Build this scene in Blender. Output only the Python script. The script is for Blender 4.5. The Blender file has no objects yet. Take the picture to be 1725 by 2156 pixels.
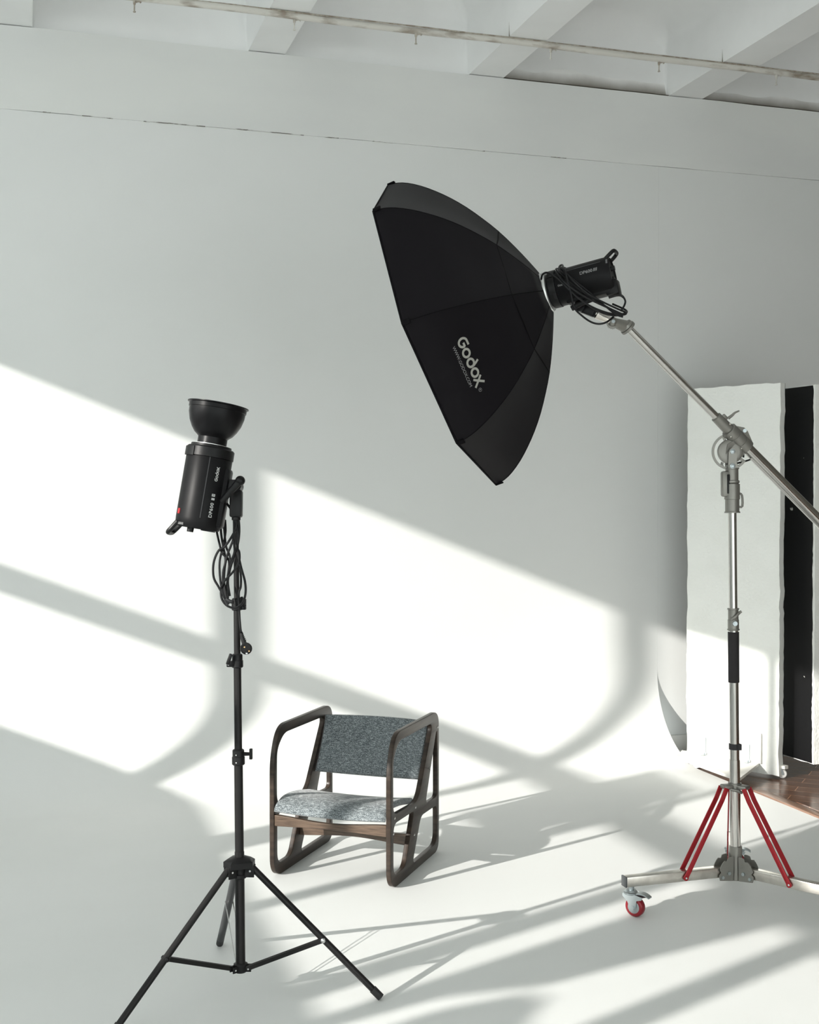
import bpy, bmesh, math, random
from mathutils import Vector as V, Matrix, noise
random.seed(7)
SC = bpy.context.scene
COL = SC.collection
PI = math.pi

# ------------------------------------------------------------------ camera
FPX, IW, IH = 2600.0, 1725.0, 2156.0
PITCH = math.atan((IH/2-1038)/FPX); YAW = math.atan(2600/8340.0)
CR = V((math.cos(YAW), -math.sin(YAW), 0)); CFH = V((math.sin(YAW), math.cos(YAW), 0)); ZZ = V((0, 0, 1))
CF = CFH*math.cos(PITCH)-ZZ*math.sin(PITCH); CU = CFH*math.sin(PITCH)+ZZ*math.cos(PITCH)
CP = V((0, 0, 1.6))
cam = bpy.data.cameras.new('camera'); camo = bpy.data.objects.new('camera', cam); COL.objects.link(camo)
cam.sensor_fit = 'HORIZONTAL'; cam.sensor_width = 36; cam.lens = 36*FPX/IW; cam.clip_start = .05
m = Matrix((CR, CU, -CF)).transposed().to_4x4(); m.translation = CP; camo.matrix_world = m
SC.camera = camo
def ray(x, y): return CF+CR*((x-IW/2)/FPX)+CU*((IH/2-y)/FPX)
def at(x, y, d): return CP+ray(x, y)*d
def atz(x, y, z=0.0): r = ray(x, y); return CP+r*((z-1.6)/r.z)
def atplane(x, y, o, n): r = ray(x, y); return CP+r*((V(o)-CP).dot(n)/r.dot(n))

# ------------------------------------------------------------------ light
SC.view_settings.view_transform = 'Standard'; SC.view_settings.look = 'None'
SC.view_settings.gamma = 1; SC.view_settings.use_curve_mapping = False
SC.view_settings.exposure = 0.13
w = bpy.data.worlds.new('sky'); SC.world = w; w.use_nodes = True
bg = w.node_tree.nodes['Background']; bg.inputs[0].default_value = (.90, .96, .945, 1); bg.inputs[1].default_value = 3.15
AZ = math.radians(68)
SD = V((math.sin(AZ), math.cos(AZ), -.39*math.sin(AZ)))
sun = bpy.data.lights.new('sun', 'SUN'); sun.energy = 5.9; sun.angle = math.radians(.6); sun.color = (1.0, .965, .91)
suno = bpy.data.objects.new('sun', sun); COL.objects.link(suno); suno.location = (-8, 2, 6)
suno.rotation_euler = SD.to_track_quat('-Z', 'Y').to_euler()

# ------------------------------------------------------------------ materials
MAT = {}
def mat(name, col, rough=.5, metal=0.0, noise_=None, bump=None, spec=.5, sheen=0, coat=0):
    """noise_: (scale, colour2, detail, lo, hi, stretch)   bump: (scale, strength, distance)"""
    m = bpy.data.materials.new(name); m.use_nodes = True; nt = m.node_tree; N = nt.nodes; L = nt.links
    b = N['Principled BSDF']; b.inputs['Base Color'].default_value = (*col, 1)
    b.inputs['Roughness'].default_value = rough; b.inputs['Metallic'].default_value = metal
    b.inputs['Specular IOR Level'].default_value = spec
    if sheen: b.inputs['Sheen Weight'].default_value = sheen
    if coat: b.inputs['Coat Weight'].default_value = coat; b.inputs['Coat Roughness'].default_value = .2
    tc = N.new('ShaderNodeTexCoord')
    if noise_:
        sc, c2, det, lo, hi, st = noise_
        mp = N.new('ShaderNodeMapping'); mp.inputs['Scale'].default_value = st
        L.new(tc.outputs['Object'], mp.inputs[0])
        nz = N.new('ShaderNodeTexNoise'); nz.inputs['Scale'].default_value = sc; nz.inputs['Detail'].default_value = det
        L.new(mp.outputs[0], nz.inputs['Vector'])
        rp = N.new('ShaderNodeValToRGB'); rp.color_ramp.elements[0].position = lo; rp.color_ramp.elements[1].position = hi
        rp.color_ramp.elements[0].color = (*col, 1); rp.color_ramp.elements[1].color = (*c2, 1)
        L.new(nz.outputs['Fac'], rp.inputs[0]); L.new(rp.outputs[0], b.inputs['Base Color'])
    if bump:
        nz = N.new('ShaderNodeTexNoise'); nz.inputs['Scale'].default_value = bump[0]; nz.inputs['Detail'].default_value = 4
        L.new(tc.outputs['Object'], nz.inputs['Vector'])
        bp = N.new('ShaderNodeBump'); bp.inputs['Strength'].default_value = bump[1]; bp.inputs['Distance'].default_value = bump[2]
        L.new(nz.outputs['Fac'], bp.inputs['Height']); L.new(bp.outputs[0], b.inputs['Normal'])
    MAT[name] = m; return m
ONE = (1, 1, 1)
mat('cyc_paint', (.80, .81, .80), .55, noise_=(1.1, (.76, .775, .76), 5, .35, .75, (.6, 1, 1)), bump=(60, .08, .002), spec=.35)
mat('floor_paint', (.80, .81, .80), .45, noise_=(3.2, (.765, .775, .77), 8, .4, .72, (.5, 1.6, 1)), bump=(160, .12, .001), spec=.4)
mat('girder_paint', (.80, .81, .79), .6, noise_=(1.6, (.75, .76, .75), 6, .4, .7, (.5, 1, 1.6)), bump=(25, .1, .003), spec=.3)
mat('ceiling_paint', (.90, .905, .90), .65, noise_=(2.5, (.85, .855, .85), 6, .42, .75, ONE), bump=(18, .12, .004), spec=.3)
mat('side_wall_paint', (.22, .205, .18), .7, spec=.3)
mat('rear_wall_paint', (.80, .80, .78), .7, spec=.3)
def dark_band():  # noise-broken ramp, dark brown at the foot, ceiling tone above
    m = bpy.data.materials.new('dark_band'); m.use_nodes = True; nt = m.node_tree; N = nt.nodes; L = nt.links; b = N['Principled BSDF']; b.inputs['Roughness'].default_value = .8
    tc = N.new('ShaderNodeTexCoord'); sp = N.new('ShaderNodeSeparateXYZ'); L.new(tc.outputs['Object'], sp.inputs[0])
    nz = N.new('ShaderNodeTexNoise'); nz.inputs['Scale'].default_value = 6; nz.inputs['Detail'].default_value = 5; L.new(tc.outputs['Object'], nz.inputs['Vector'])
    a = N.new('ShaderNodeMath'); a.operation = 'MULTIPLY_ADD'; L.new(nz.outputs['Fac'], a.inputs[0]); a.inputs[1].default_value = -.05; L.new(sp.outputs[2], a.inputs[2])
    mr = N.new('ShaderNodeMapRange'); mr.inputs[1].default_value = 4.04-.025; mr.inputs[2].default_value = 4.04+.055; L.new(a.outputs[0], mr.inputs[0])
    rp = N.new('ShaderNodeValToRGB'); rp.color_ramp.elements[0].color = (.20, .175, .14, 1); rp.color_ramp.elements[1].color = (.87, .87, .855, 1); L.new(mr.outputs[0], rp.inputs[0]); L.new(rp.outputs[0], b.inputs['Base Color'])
    MAT['dark_band'] = m
dark_band()
mat('crack', (.22, .21, .19), .9, noise_=(14, (.7, .7, .68), 4, .45, .55, ONE))
mat('pipe_paint', (.68, .66, .61), .55, noise_=(16, (.30, .25, .20), 6, .5, .66, (.35, 1, 1)))
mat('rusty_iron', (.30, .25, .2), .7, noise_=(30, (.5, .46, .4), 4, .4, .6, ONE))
mat('black_plastic', (.008, .008, .0085), .42, bump=(300, .1, .0005), spec=.22)
mat('strobe_shell', (.008, .0078, .0085), .42, bump=(500, .06, .0004), spec=.13)
mat('black_paint_metal', (.010, .0095, .0095), .4, spec=.25)
mat('reflector_black', (.007, .0068, .0075), .34, spec=.15)
mat('grey_leg', (.045, .046, .048), .45, .1, spec=.3)
mat('rubber', (.014, .0135, .0135), .6)
mat('cable_black', (.010, .010, .011), .45, spec=.25)
mat('softbox_cloth', (.0066, .0055, .0072), .6, bump=(700, .3, .0006), spec=.10, sheen=.045)
mat('piping_black', (.0045, .004, .005), .7, spec=.08)
mat('diffuser_white', (.82, .82, .80), .8)
mat('silver_ring', (.78, .79, .78), .35, .55)
mat('chrome', (.50, .49, .468), .14, 1.0)
mat('brushed_steel', (.70, .67, .62), .28, 1.0, noise_=(22, (.60, .57, .53), 3, .4, .6, ONE))
mat('grey_cast', (.25, .243, .222), .42, .65, bump=(200, .08, .0006))
mat('zinc', (.42, .465, .48), .33, .85)
mat('red_anodised', (.36, .012, .02), .4, .3)
mat('red_tread', (.25, .010, .018), .32)
mat('dark_cap', (.07, .075, .078), .45)
mat('foam_grip', (.018, .016, .017), .85, bump=(300, .3, .001))
mat('dark_walnut', (.022, .016, .0125), .36, noise_=(7, (.050, .035, .026), 6, .35, .7, (1, 1, 9)), spec=.32)
mat('rail_walnut', (.125, .084, .058), .36, noise_=(9, (.060, .040, .028), 7, .38, .68, (1.5, 1.5, 22)), spec=.5)
mat('screw_steel', (.6, .6, .6), .25, 1.0)
mat('print_white', (.55, .56, .55), .6)
mat('print_khaki', (.36, .355, .32), .7)
mat('print_grey', (.25, .25, .25), .7)
mat('red_switch', (.33, .012, .016), .35)
mat('brass', (.55, .38, .2), .3, 1.0)
mat('dolly_white', (.74, .73, .69), .55, noise_=(12, (.66, .65, .61), 4, .4, .7, ONE))
mat('styrofoam', (.94, .95, .915), .85, noise_=(5, (.90, .91, .87), 6, .45, .75, ONE), bump=(70, .5, .006), spec=.2)
mat('window_paint', (.7, .7, .68), .5)
mat('white_rubber', (.7, .7, .68), .45)
mat('baseboard_paint', (.66, .65, .62), .5)
mat('strap_black', (.012, .012, .014), .6)

def fabric():
    m = bpy.data.materials.new('heather_fabric'); m.use_nodes = True; nt = m.node_tree; N = nt.nodes; L = nt.links
    b = N['Principled BSDF']; b.inputs['Roughness'].default_value = .9; b.inputs['Specular IOR Level'].default_value = .15
    b.inputs['Sheen Weight'].default_value = .25
    tc = N.new('ShaderNodeTexCoord')
    outs = []
    for st in ((60, 60, 620), (620, 620, 45), (300, 300, 300)):
        mp = N.new('ShaderNodeMapping'); mp.inputs['Scale'].default_value = st; L.new(tc.outputs['Object'], mp.inputs[0])
        nz = N.new('ShaderNodeTexNoise'); nz.inputs['Scale'].default_value = 1; nz.inputs['Detail'].default_value = 2
        L.new(mp.outputs[0], nz.inputs['Vector']); outs.append(nz.outputs['Fac'])
    a = N.new('ShaderNodeMath'); a.operation = 'ADD'; L.new(outs[0], a.inputs[0]); L.new(outs[1], a.inputs[1])
    c = N.new('ShaderNodeMath'); c.operation = 'ADD'; L.new(a.outputs[0], c.inputs[0]); L.new(outs[2], c.inputs[1])
    d = N.new('ShaderNodeMath'); d.operation = 'DIVIDE'; L.new(c.outputs[0], d.inputs[0]); d.inputs[1].default_value = 3
    rp = N.new('ShaderNodeValToRGB'); e = rp.color_ramp.elements
    e[0].position = .38; e[0].color = (.040, .049, .055, 1); e[1].position = .61; e[1].color = (.46, .50, .51, 1)
    k = e.new(.5); k.color = (.135, .155, .165, 1)
    L.new(d.outputs[0], rp.inputs[0]); L.new(rp.outputs[0], b.inputs['Base Color'])
    bp = N.new('ShaderNodeBump'); bp.inputs['Strength'].default_value = .4; bp.inputs['Distance'].default_value = .001
    L.new(d.outputs[0], bp.inputs['Height']); L.new(bp.outputs[0], b.inputs['Normal'])
    MAT['heather_fabric'] = m
fabric()
def black_face():
    # black painted foam face with ragged, chipped white rim at its free edge (object coordinates: x 0..1 along, z up)
    m = bpy.data.materials.new('black_board_paint'); m.use_nodes = True; nt = m.node_tree; N = nt.nodes; L = nt.links
    b = N['Principled BSDF']; b.inputs['Roughness'].default_value = .5; b.inputs['Specular IOR Level'].default_value = .2
    tc = N.new('ShaderNodeTexCoord')
    nz = N.new('ShaderNodeTexNoise'); nz.inputs['Scale'].default_value = 9; nz.inputs['Detail'].default_value = 9
    L.new(tc.outputs['Object'], nz.inputs['Vector'])
    rp = N.new('ShaderNodeValToRGB'); e = rp.color_ramp.elements; e[0].position = .70; e[0].color = (.006, .006, .0065, 1); e[1].position = .715; e[1].color = (.6, .6, .57, 1)
    L.new(nz.outputs['Fac'], rp.inputs[0]); L.new(rp.outputs[0], b.inputs['Base Color'])
    MAT['black_board_paint'] = m
black_face()
def wood_floor():
    m = bpy.data.materials.new('parquet'); m.use_nodes = True; nt = m.node_tree; N = nt.nodes; L = nt.links
    b = N['Principled BSDF']; b.inputs['Roughness'].default_value = .22
    tc = N.new('ShaderNodeTexCoord'); mp = N.new('ShaderNodeMapping')
    mp.inputs['Rotation'].default_value = (0, 0, math.radians(45)); L.new(tc.outputs['Object'], mp.inputs[0])
    br = N.new('ShaderNodeTexBrick'); br.inputs['Scale'].default_value = 1
    br.inputs['Brick Width'].default_value = .62; br.inputs['Row Height'].default_value = .105; br.inputs['Mortar Size'].default_value = .0022
    br.inputs['Color1'].default_value = (.175, .092, .058, 1); br.inputs['Color2'].default_value = (.12, .062, .04, 1); br.inputs['Mortar'].default_value = (.42, .24, .15, 1)
    L.new(mp.outputs[0], br.inputs[0])
    mp2 = N.new('ShaderNodeMapping'); mp2.inputs['Scale'].default_value = (3, 40, 1); L.new(mp.outputs[0], mp2.inputs[0])
    nz = N.new('ShaderNodeTexNoise'); nz.inputs['Scale'].default_value = 2; nz.inputs['Detail'].default_value = 6; L.new(mp2.outputs[0], nz.inputs['Vector'])
    mx = N.new('ShaderNodeMix'); mx.data_type = 'RGBA'; mx.blend_type = 'MULTIPLY'; mx.inputs[0].default_value = .55
    L.new(br.outputs['Color'], mx.inputs[6]); L.new(nz.outputs['Fac'], mx.inputs[7]); L.new(mx.outputs[2], b.inputs['Base Color'])
    MAT['parquet'] = m
wood_floor()
mat('border_plank', (.27, .165, .115), .28, noise_=(3, (.19, .11, .075), 6, .35, .7, (14, 1.2, 1)))

# ------------------------------------------------------------------ mesh builder
def frame(d):
    d = d.normalized(); a = V((0, 0, 1)) if abs(d.z) < .9 else V((1, 0, 0))
    x = d.cross(a).normalized(); return x, d.cross(x).normalized()
class MB:
    def __init__(s): s.bm = bmesh.new()
    def ring(s, c, x, y, r, n): return [s.bm.verts.new(c+(x*math.cos(2*PI*i/n)+y*math.sin(2*PI*i/n))*r) for i in range(n)]
    def skin(s, A, B):
        n = len(A)
        for i in range(n): s.bm.faces.new((A[i], A[(i+1) % n], B[(i+1) % n], B[i]))
    def box(s, c, size, ax=None, bev=0.0, seg=2):
        c = V(c); X, Y, Z = ax or (V((1, 0, 0)), V((0, 1, 0)), V((0, 0, 1)))
        vs = [s.bm.verts.new(c+X*(i*size[0]/2)+Y*(j*size[1]/2)+Z*(k*size[2]/2)) for i in (-1, 1) for j in (-1, 1) for k in (-1, 1)]
        fs = [(0, 1, 3, 2), (4, 6, 7, 5), (0, 4, 5, 1), (2, 3, 7, 6), (0, 2, 6, 4), (1, 5, 7, 3)]
        ff = [s.bm.faces.new([vs[i] for i in f]) for f in fs]
        if bev:
            es = list({e for f in ff for e in f.edges}); bmesh.ops.bevel(s.bm, geom=es, offset=bev, segments=seg, profile=.5, affect='EDGES')
        return s
    def cyl(s, p0, p1, r0, r1=None, n=20, caps=True):
        p0, p1 = V(p0), V(p1); r1 = r0 if r1 is None else r1; x, y = frame(p1-p0)
        A, B = s.ring(p0, x, y, r0, n), s.ring(p1, x, y, r1, n); s.skin(A, B)
        if caps: s.bm.faces.new(A[::-1]); s.bm.faces.new(B)
        return s
    def lathe(s, o, d, prof, n=40, closed=False):
        o = V(o); d = V(d).normalized(); x, y = frame(d); prev = None; first = None
        for (h, r) in prof:
            c = o+d*h
            R_ = s.ring(c, x, y, max(r, 1e-4), n)
            if prev: s.skin(prev, R_)
            else: first = R_
            prev = R_
        if closed: s.skin(prev, first)
        else:
            s.bm.faces.new(first[::-1]); s.bm.faces.new(prev)
        return s
    def tube(s, pts, r, n=10, smooth=6, cyclic=False):
        P = [V(p) for p in pts]
        if smooth:
            Q = []; k = len(P); rng = range(k if cyclic else k-1)
            for i in rng:
                if cyclic: a, b, c, d = P[(i-1) % k], P[i], P[(i+1) % k], P[(i+2) % k]
                else: a, b, c, d = P[max(i-1, 0)], P[i], P[i+1], P[min(i+2, k-1)]
                for j in range(smooth):
                    t = j/smooth
                    Q.append(.5*((2*b)+(c-a)*t+(2*a-5*b+4*c-d)*t*t+(3*b-a-3*c+d)*t**3))
            if not cyclic: Q.append(P[-1])
            P = Q
        k = len(P); T = [((P[(i+1) % k] if cyclic or i < k-1 else P[i])-(P[i-1] if cyclic or i > 0 else P[i])).normalized() for i in range(k)]
        x, _ = frame(T[0]); R0 = None; first = None
        for i in range(k):
            x = (x-T[i]*x.dot(T[i])).normalized(); y = T[i].cross(x)
            rr = r(i/(k-1)) if callable(r) else r
            R_ = s.ring(P[i], x, y, rr, n)
            if R0: s.skin(R0, R_)
            else: first = R_
            R0 = R_
        if cyclic: s.skin(R0, first)
        else: s.bm.faces.new(first[::-1]); s.bm.faces.new(R0)
        return s
    def prism(s, pts, off):
        """polygon (3D points) extruded by off"""
        off = V(off); A = [s.bm.verts.new(V(p)) for p in pts]; B = [s.bm.verts.new(V(p)+off) for p in pts]
        s.skin(A, B); s.bm.faces.new(A[::-1]); s.bm.faces.new(B); return s
    def grid(s, fn, nu, nv, closed=False):
        G = [[s.bm.verts.new(fn(i/nu, j/nv)) for j in range(nv+1)] for i in range(nu+1)]
        for i in range(nu):
            for j in range(nv): s.bm.faces.new((G[i][j], G[i+1][j], G[i+1][j+1], G[i][j+1]))
        return s
    def ball(s, c, r, n=12):
        bmesh.ops.create_uvsphere(s.bm, u_segments=n, v_segments=n//2+2, radius=r, matrix=Matrix.Translation(V(c))); return s
    def build(s, name, material, parent=None, smooth=35, solid=0, bev=0, local=False, wobble=0):
        me = bpy.data.meshes.new(name)
        off = V((0, 0, 0))
        if parent is not None and not local:
            p = parent
            while p.parent: p = p.parent
            off = p.location.copy()
        bmesh.ops.recalc_face_normals(s.bm, faces=s.bm.faces)
        if not local: bmesh.ops.translate(s.bm, verts=s.bm.verts, vec=-off)
        s.bm.to_mesh(me); s.bm.free()
        me.materials.append(MAT[material])
        if smooth:
            for p in me.polygons: p.use_smooth = True
            me.set_sharp_from_angle(angle=math.radians(smooth))
        o = bpy.data.objects.new(name, me); COL.objects.link(o)
        if parent is not None: o.parent = parent
        if solid: md = o.modifiers.new('solid', 'SOLIDIFY'); md.thickness = solid; md.offset = 0
        if bev: md = o.modifiers.new('bevel', 'BEVEL'); md.width = bev; md.segments = 2; md.limit_method = 'ANGLE'
        return o
def thing(name, label, cat, loc, rot=None, group=None):
    o = bpy.data.objects.new(name, None); COL.objects.link(o); o.location = loc; o.empty_display_size = .1
    if rot is not None: o.rotation_mode = 'QUATERNION'; o.rotation_quaternion = rot
    o['label'] = label; o['category'] = cat
    if group: o['group'] = group
    return o
def struct(o): o['kind'] = 'structure'; return o

# ------------------------------------------------------------------ lettering (flat strokes laid on a surface by fn(u, v) -> point)
def ribbon(mb, pts, wd, fn, cyclic=False):
    n = len(pts); L_ = []; R_ = []
    for i in range(n):
        a = pts[(i-1) % n] if cyclic or i > 0 else pts[i]; b = pts[(i+1) % n] if cyclic or i < n-1 else pts[i]
        dx, dy = b[0]-a[0], b[1]-a[1]; l = math.hypot(dx, dy) or 1; nx, ny = -dy/l*wd/2, dx/l*wd/2
        L_.append(mb.bm.verts.new(fn(pts[i][0]+nx, pts[i][1]+ny))); R_.append(mb.bm.verts.new(fn(pts[i][0]-nx, pts[i][1]-ny)))
    for i in range(n if cyclic else n-1):
        j = (i+1) % n; mb.bm.faces.new((L_[i], L_[j], R_[j], R_[i]))
def arc(cx, cy, rx, ry, a0, a1, n=20): return [(cx+rx*math.cos(math.radians(a0+(a1-a0)*i/n)), cy+ry*math.sin(math.radians(a0+(a1-a0)*i/n))) for i in range(n+1)]
def logo_word(mb, fn, s=1.0):
    """the maker's word mark: rounded G o d o x, x-height 1"""
    W_ = .24
    f = lambda u, v: fn(u*s, v*s)
    g = arc(.52, .62, .42, .50, 90, 360, 30)
    ribbon(mb, [(1.0, 1.12)]+g+[(.94, .66), (.55, .66)], W_, f)
    for cx in (1.62, 2.72, 3.80): ribbon(mb, arc(cx, .5, .40, .40, 0, 360, 28)[:-1], W_, f, True)
    ribbon(mb, [(3.08, .38), (3.12, .7), (2.98, 1.08), (2.84, 1.42)], W_*.95, f)
    ribbon(mb, [(4.32, 1.0), (4.70, .5), (5.16, -.12)], W_*.95, f); ribbon(mb, [(5.12, 1.14), (4.70, .5), (4.34, .0)], W_*.95, f)
def font_text(mb, txt, size, fn, space=1.0, bold=0.0):
    cu = bpy.data.curves.new('t', 'FONT'); cu.body = txt; cu.size = size; cu.space_character = space; cu.offset = bold; cu.resolution_u = 3
    o = bpy.data.objects.new('t', cu); COL.objects.link(o)
    dg = bpy.context.evaluated_depsgraph_get(); me = bpy.data.meshes.new_from_object(o.evaluated_get(dg))
    base = [mb.bm.verts.new(fn(v.co.x, v.co.y)) for v in me.vertices]
    for p in me.polygons:
        try: mb.bm.faces.new([base[i] for i in p.vertices])
        except ValueError: pass
    wd = max(v.co.x for v in me.vertices) if me.vertices else 0
    bpy.data.objects.remove(o); bpy.data.curves.remove(cu); bpy.data.meshes.remove(me); return wd

# ================================================================== ROOM
XL, XE, XR, YW, YN = -3.5, 3.72, 6.6, 6.8, -3.2
RC = .52
mb = MB(); mb.box(((XL+XE)/2, (YN+YW-RC)/2, -.01), (XE-XL, YW-RC-YN, .02)); struct(mb.build('floor', 'cyc_paint', smooth=0))
# cove + wall
prof = [(YW-RC, 0.0)]+[(YW-RC+RC*math.sin(a), RC-RC*math.cos(a)) for a in [PI/2*i/28 for i in range(1, 29)]]+[(YW, 1.5), (YW, 2.5), (YW, 3.60)]
bk = [(YW+.006, 3.60), (YW+.006, RC)]+[(YW-RC+(RC+.006)*math.sin(a), RC-(RC+.006)*math.cos(a)) for a in [PI/2*i/28 for i in range(27, -1, -1)]]
mb = MB(); mb.prism([(XL, y, z) for y, z in prof+bk], (XE-XL, 0, 0)); struct(mb.build('wall_back', 'cyc_paint', smooth=25))
mb = MB(); mb.box(((XE+XR)/2+.0005, YW+.05, 1.8), (XR-XE, .1, 3.6)); mb.box(((XL+XE)/2, YW+.06, 1.8), (XE-XL, .08, 3.6))
struct(mb.build('wall_back_right', 'cyc_paint', smooth=0))
# girder over the wall: a hair proud of it, with an irregular open joint below
mb = MB()
def gz(x): return 3.601+.003*noise.noise(V((x*3, 0, 0)))+.0015*noise.noise(V((x*19, 2, 0)))
nx = 260; T0 = []; B0 = []
for i in range(nx+1):
    x = XL+(XR-XL)*i/nx
    B0.append((mb.bm.verts.new((x, YW-.006, gz(x))), mb.bm.verts.new((x, YW+.25, gz(x)))))
    zt = 4.035+.004*noise.noise(V((x*2.3, 5, 0)))
    T0.append((mb.bm.verts.new((x, YW-.006, zt)), mb.bm.verts.new((x, YW+.25, zt))))
for i in range(nx):
    mb.bm.faces.new((B0[i][0], B0[i+1][0], T0[i+1][0], T0[i][0])); mb.bm.faces.new((T0[i][0], T0[i+1][0], T0[i+1][1], T0[i][1]))
    mb.bm.faces.new((B0[i][0], B0[i][1], B0[i+1][1], B0[i+1][0])); mb.bm.faces.new((B0[i][1], T0[i][1], T0[i+1][1], B0[i+1][1]))
struct(mb.build('trim_1', 'girder_paint', smooth=20))
# short open lengths of the joint under the girder
mb = MB()
for a, b in ((.3, .46), (.62, .95), (1.05, 1.5), (1.62, 1.7), (1.9, 2.02), (2.5, 2.58), (3.0, 3.1), (.1, .14)):
    n = max(2, int((b-a)/.03))
    for i in range(n):
        x0, x1 = a+(b-a)*i/n, a+(b-a)*(i+1)/n; h = .0025+.002*abs(noise.noise(V((x0*30, 0, 3))))
        mb.box(((x0+x1)/2, YW-.004, gz(x0)-h/2+.0005), (x1-x0, .0075, h))
struct(mb.build('trim_2', 'crack', smooth=0))
# side walls
WB, WT, WY0, WY1 = 1.70, 3.665, -3.0, 5.62       # window opening
mb = MB(); mb.box((XL-.1, (YN+YW)/2, WB/2), (.2, YW-YN, WB)); mb.box((XL-.1, (YN+YW)/2, (WT+4.6)/2), (.2, YW-YN, 4.6-WT))
mb.box((XL-.1, (WY1+YW)/2, (WB+WT)/2), (.2, YW-WY1, WT-WB)); mb.box((XL-.1, (YN+WY0)/2, (WB+WT)/2), (.2, WY0-YN, WT-WB))
struct(mb.build('wall_left', 'cyc_paint', smooth=0))
mb = MB(); mb.box((XR+.05, (YN+YW)/2, 2.3), (.1, YW-YN, 4.6)); struct(mb.build('wall_right', 'side_wall_paint', smooth=0))
# rear wall behind the camera with a wide window band of its own
RX0, RX1, RZ0, RZ1 = -3.1, 4.4, .25, 2.35
mb = MB(); mb.box(((XL+XR)/2, YN-.05, RZ0/2), (XR-XL, .1, RZ0)); mb.box(((XL+XR)/2, YN-.05, (RZ1+4.6)/2), (XR-XL, .1, 4.6-RZ1))
mb.box(((XL+RX0)/2, YN-.05, (RZ0+RZ1)/2), (RX0-XL, .1, RZ1-RZ0)); mb.box(((XR+RX1)/2, YN-.05, (RZ0+RZ1)/2), (XR-RX1, .1, RZ1-RZ0))
struct(mb.build('wall_rear', 'rear_wall_paint', smooth=0))
mb = MB()
for i in range(6): mb.box((RX0+(RX1-RX0)*i/5, YN-.05, (RZ0+RZ1)/2), (.09, .06, RZ1-RZ0))
mb.box(((RX0+RX1)/2, YN-.05, 1.5), (RX1-RX0, .06, .09)); struct(mb.build('fill_opening', 'rear_wall_paint', smooth=0))
# window: frame with mullions and a transom
mb = MB()
FX = XL-.02
for yc, wd in ((4.92, .115), (3.935, .095), (2.955, .09), (2.095, .125), (1.235, .13), (.2, .1), (-.8, .1)):
    mb.box((FX, yc, (WB+WT)/2), (.03, wd, WT-WB))
mb.box((FX, (WY0+WY1)/2, 2.48), (.03, WY1-WY0, .14))
struct(mb.build('window_1', 'window_paint', smooth=0))
# added unseen panels, cut to shape the sun shadows on floor and chair
mb = MB()
pp = lambda P: mb.prism([(FX-.03, y, z) for y, z in P], (.02, 0, 0))
pp([(1.88, WB), (1.885, 2.42), (2.16, 2.46), (2.17, WT), (1.36, WT), (1.40, 2.48), (1.60, 2.0), (1.75, 1.87), (1.80, WB)])
pp([(1.69, WB), (1.675, 1.86), (1.59, 1.975), (1.506, 1.99), (1.409, 1.935), (1.28, 1.93), (1.28, WB)])
pp([(3.70, WB), (3.72, 1.86), (3.89, 2.12), (3.98, 2.12), (3.885, 1.86), (3.88, WB)])
mb.box((FX-.02, 3.27, 2.46), (.02, .50, .56))
struct(mb.build('shadow_panels', 'window_paint', smooth=0))
# baseboard on the bare wall
mb = MB(); mb.box(((XE+XR)/2+.02, YW+.0, .05), (XR-XE-.04, .022, .10), bev=.004); struct(mb.build('baseboard_back', 'baseboard_paint'))

# ceiling: ribbed slab
BE = [(-4.2, -3.85), (-2.55, -2.33), (-1.25, -1.03), (-.17, .05), (1.19, 1.395), (2.485, 2.70), (3.79, 4.02), (5.10, 5.32), (6.4, 6.65)]
ZB, ZS = 4.04, 4.47
mb = MB()
YE = YW+.035
for k in range(len(BE)):
    a, b = BE[k]; mb.box(((a+b)/2, (YN+YW+.3)/2, ZB+.004), (b-a, YW+.3-YN, .008))
    if k < len(BE)-1:
        x0, x1 = b, BE[k+1][0]
        # inside of a coffer: tray with softened corners, walls drawn in slightly towards the slab
        c = .085; dz = .03
        def loop(z, ins, cr):
            P = []
            X0, X1, Y0, Y1 = x0+ins, x1-ins, YN+ins, YE-ins
            for (cx, cy, a0) in ((X1-cr, Y1-cr, 0), (X0+cr, Y1-cr, 90), (X0+cr, Y0+cr, 180), (X1-cr, Y0+cr, 270)):
                for q in range(5):
                    t = math.radians(a0+90*q/4); P.append(mb.bm.verts.new((cx+cr*math.cos(t), cy+cr*math.sin(t), z)))
            return P
        loops = [loop(ZB, 0, .012), loop(ZB+.30, .012, .03), loop(ZB+.34, .02, .06), loop(ZS-.02, .11, .1), loop(ZS, .16, .12)]
        for p, q in zip(loops, loops[1:]): mb.skin(p, q)
        mb.bm.faces.new(loops[-1])
struct(mb.build('ceiling', 'ceiling_paint', smooth=50))
mb = MB(); mb.box(((XL+XR)/2, (YN+YW)/2, ZS+.1), (XR-XL+.6, YW-YN+.6, .1)); struct(mb.build('ceiling_slab', 'ceiling_paint', smooth=0))
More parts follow.
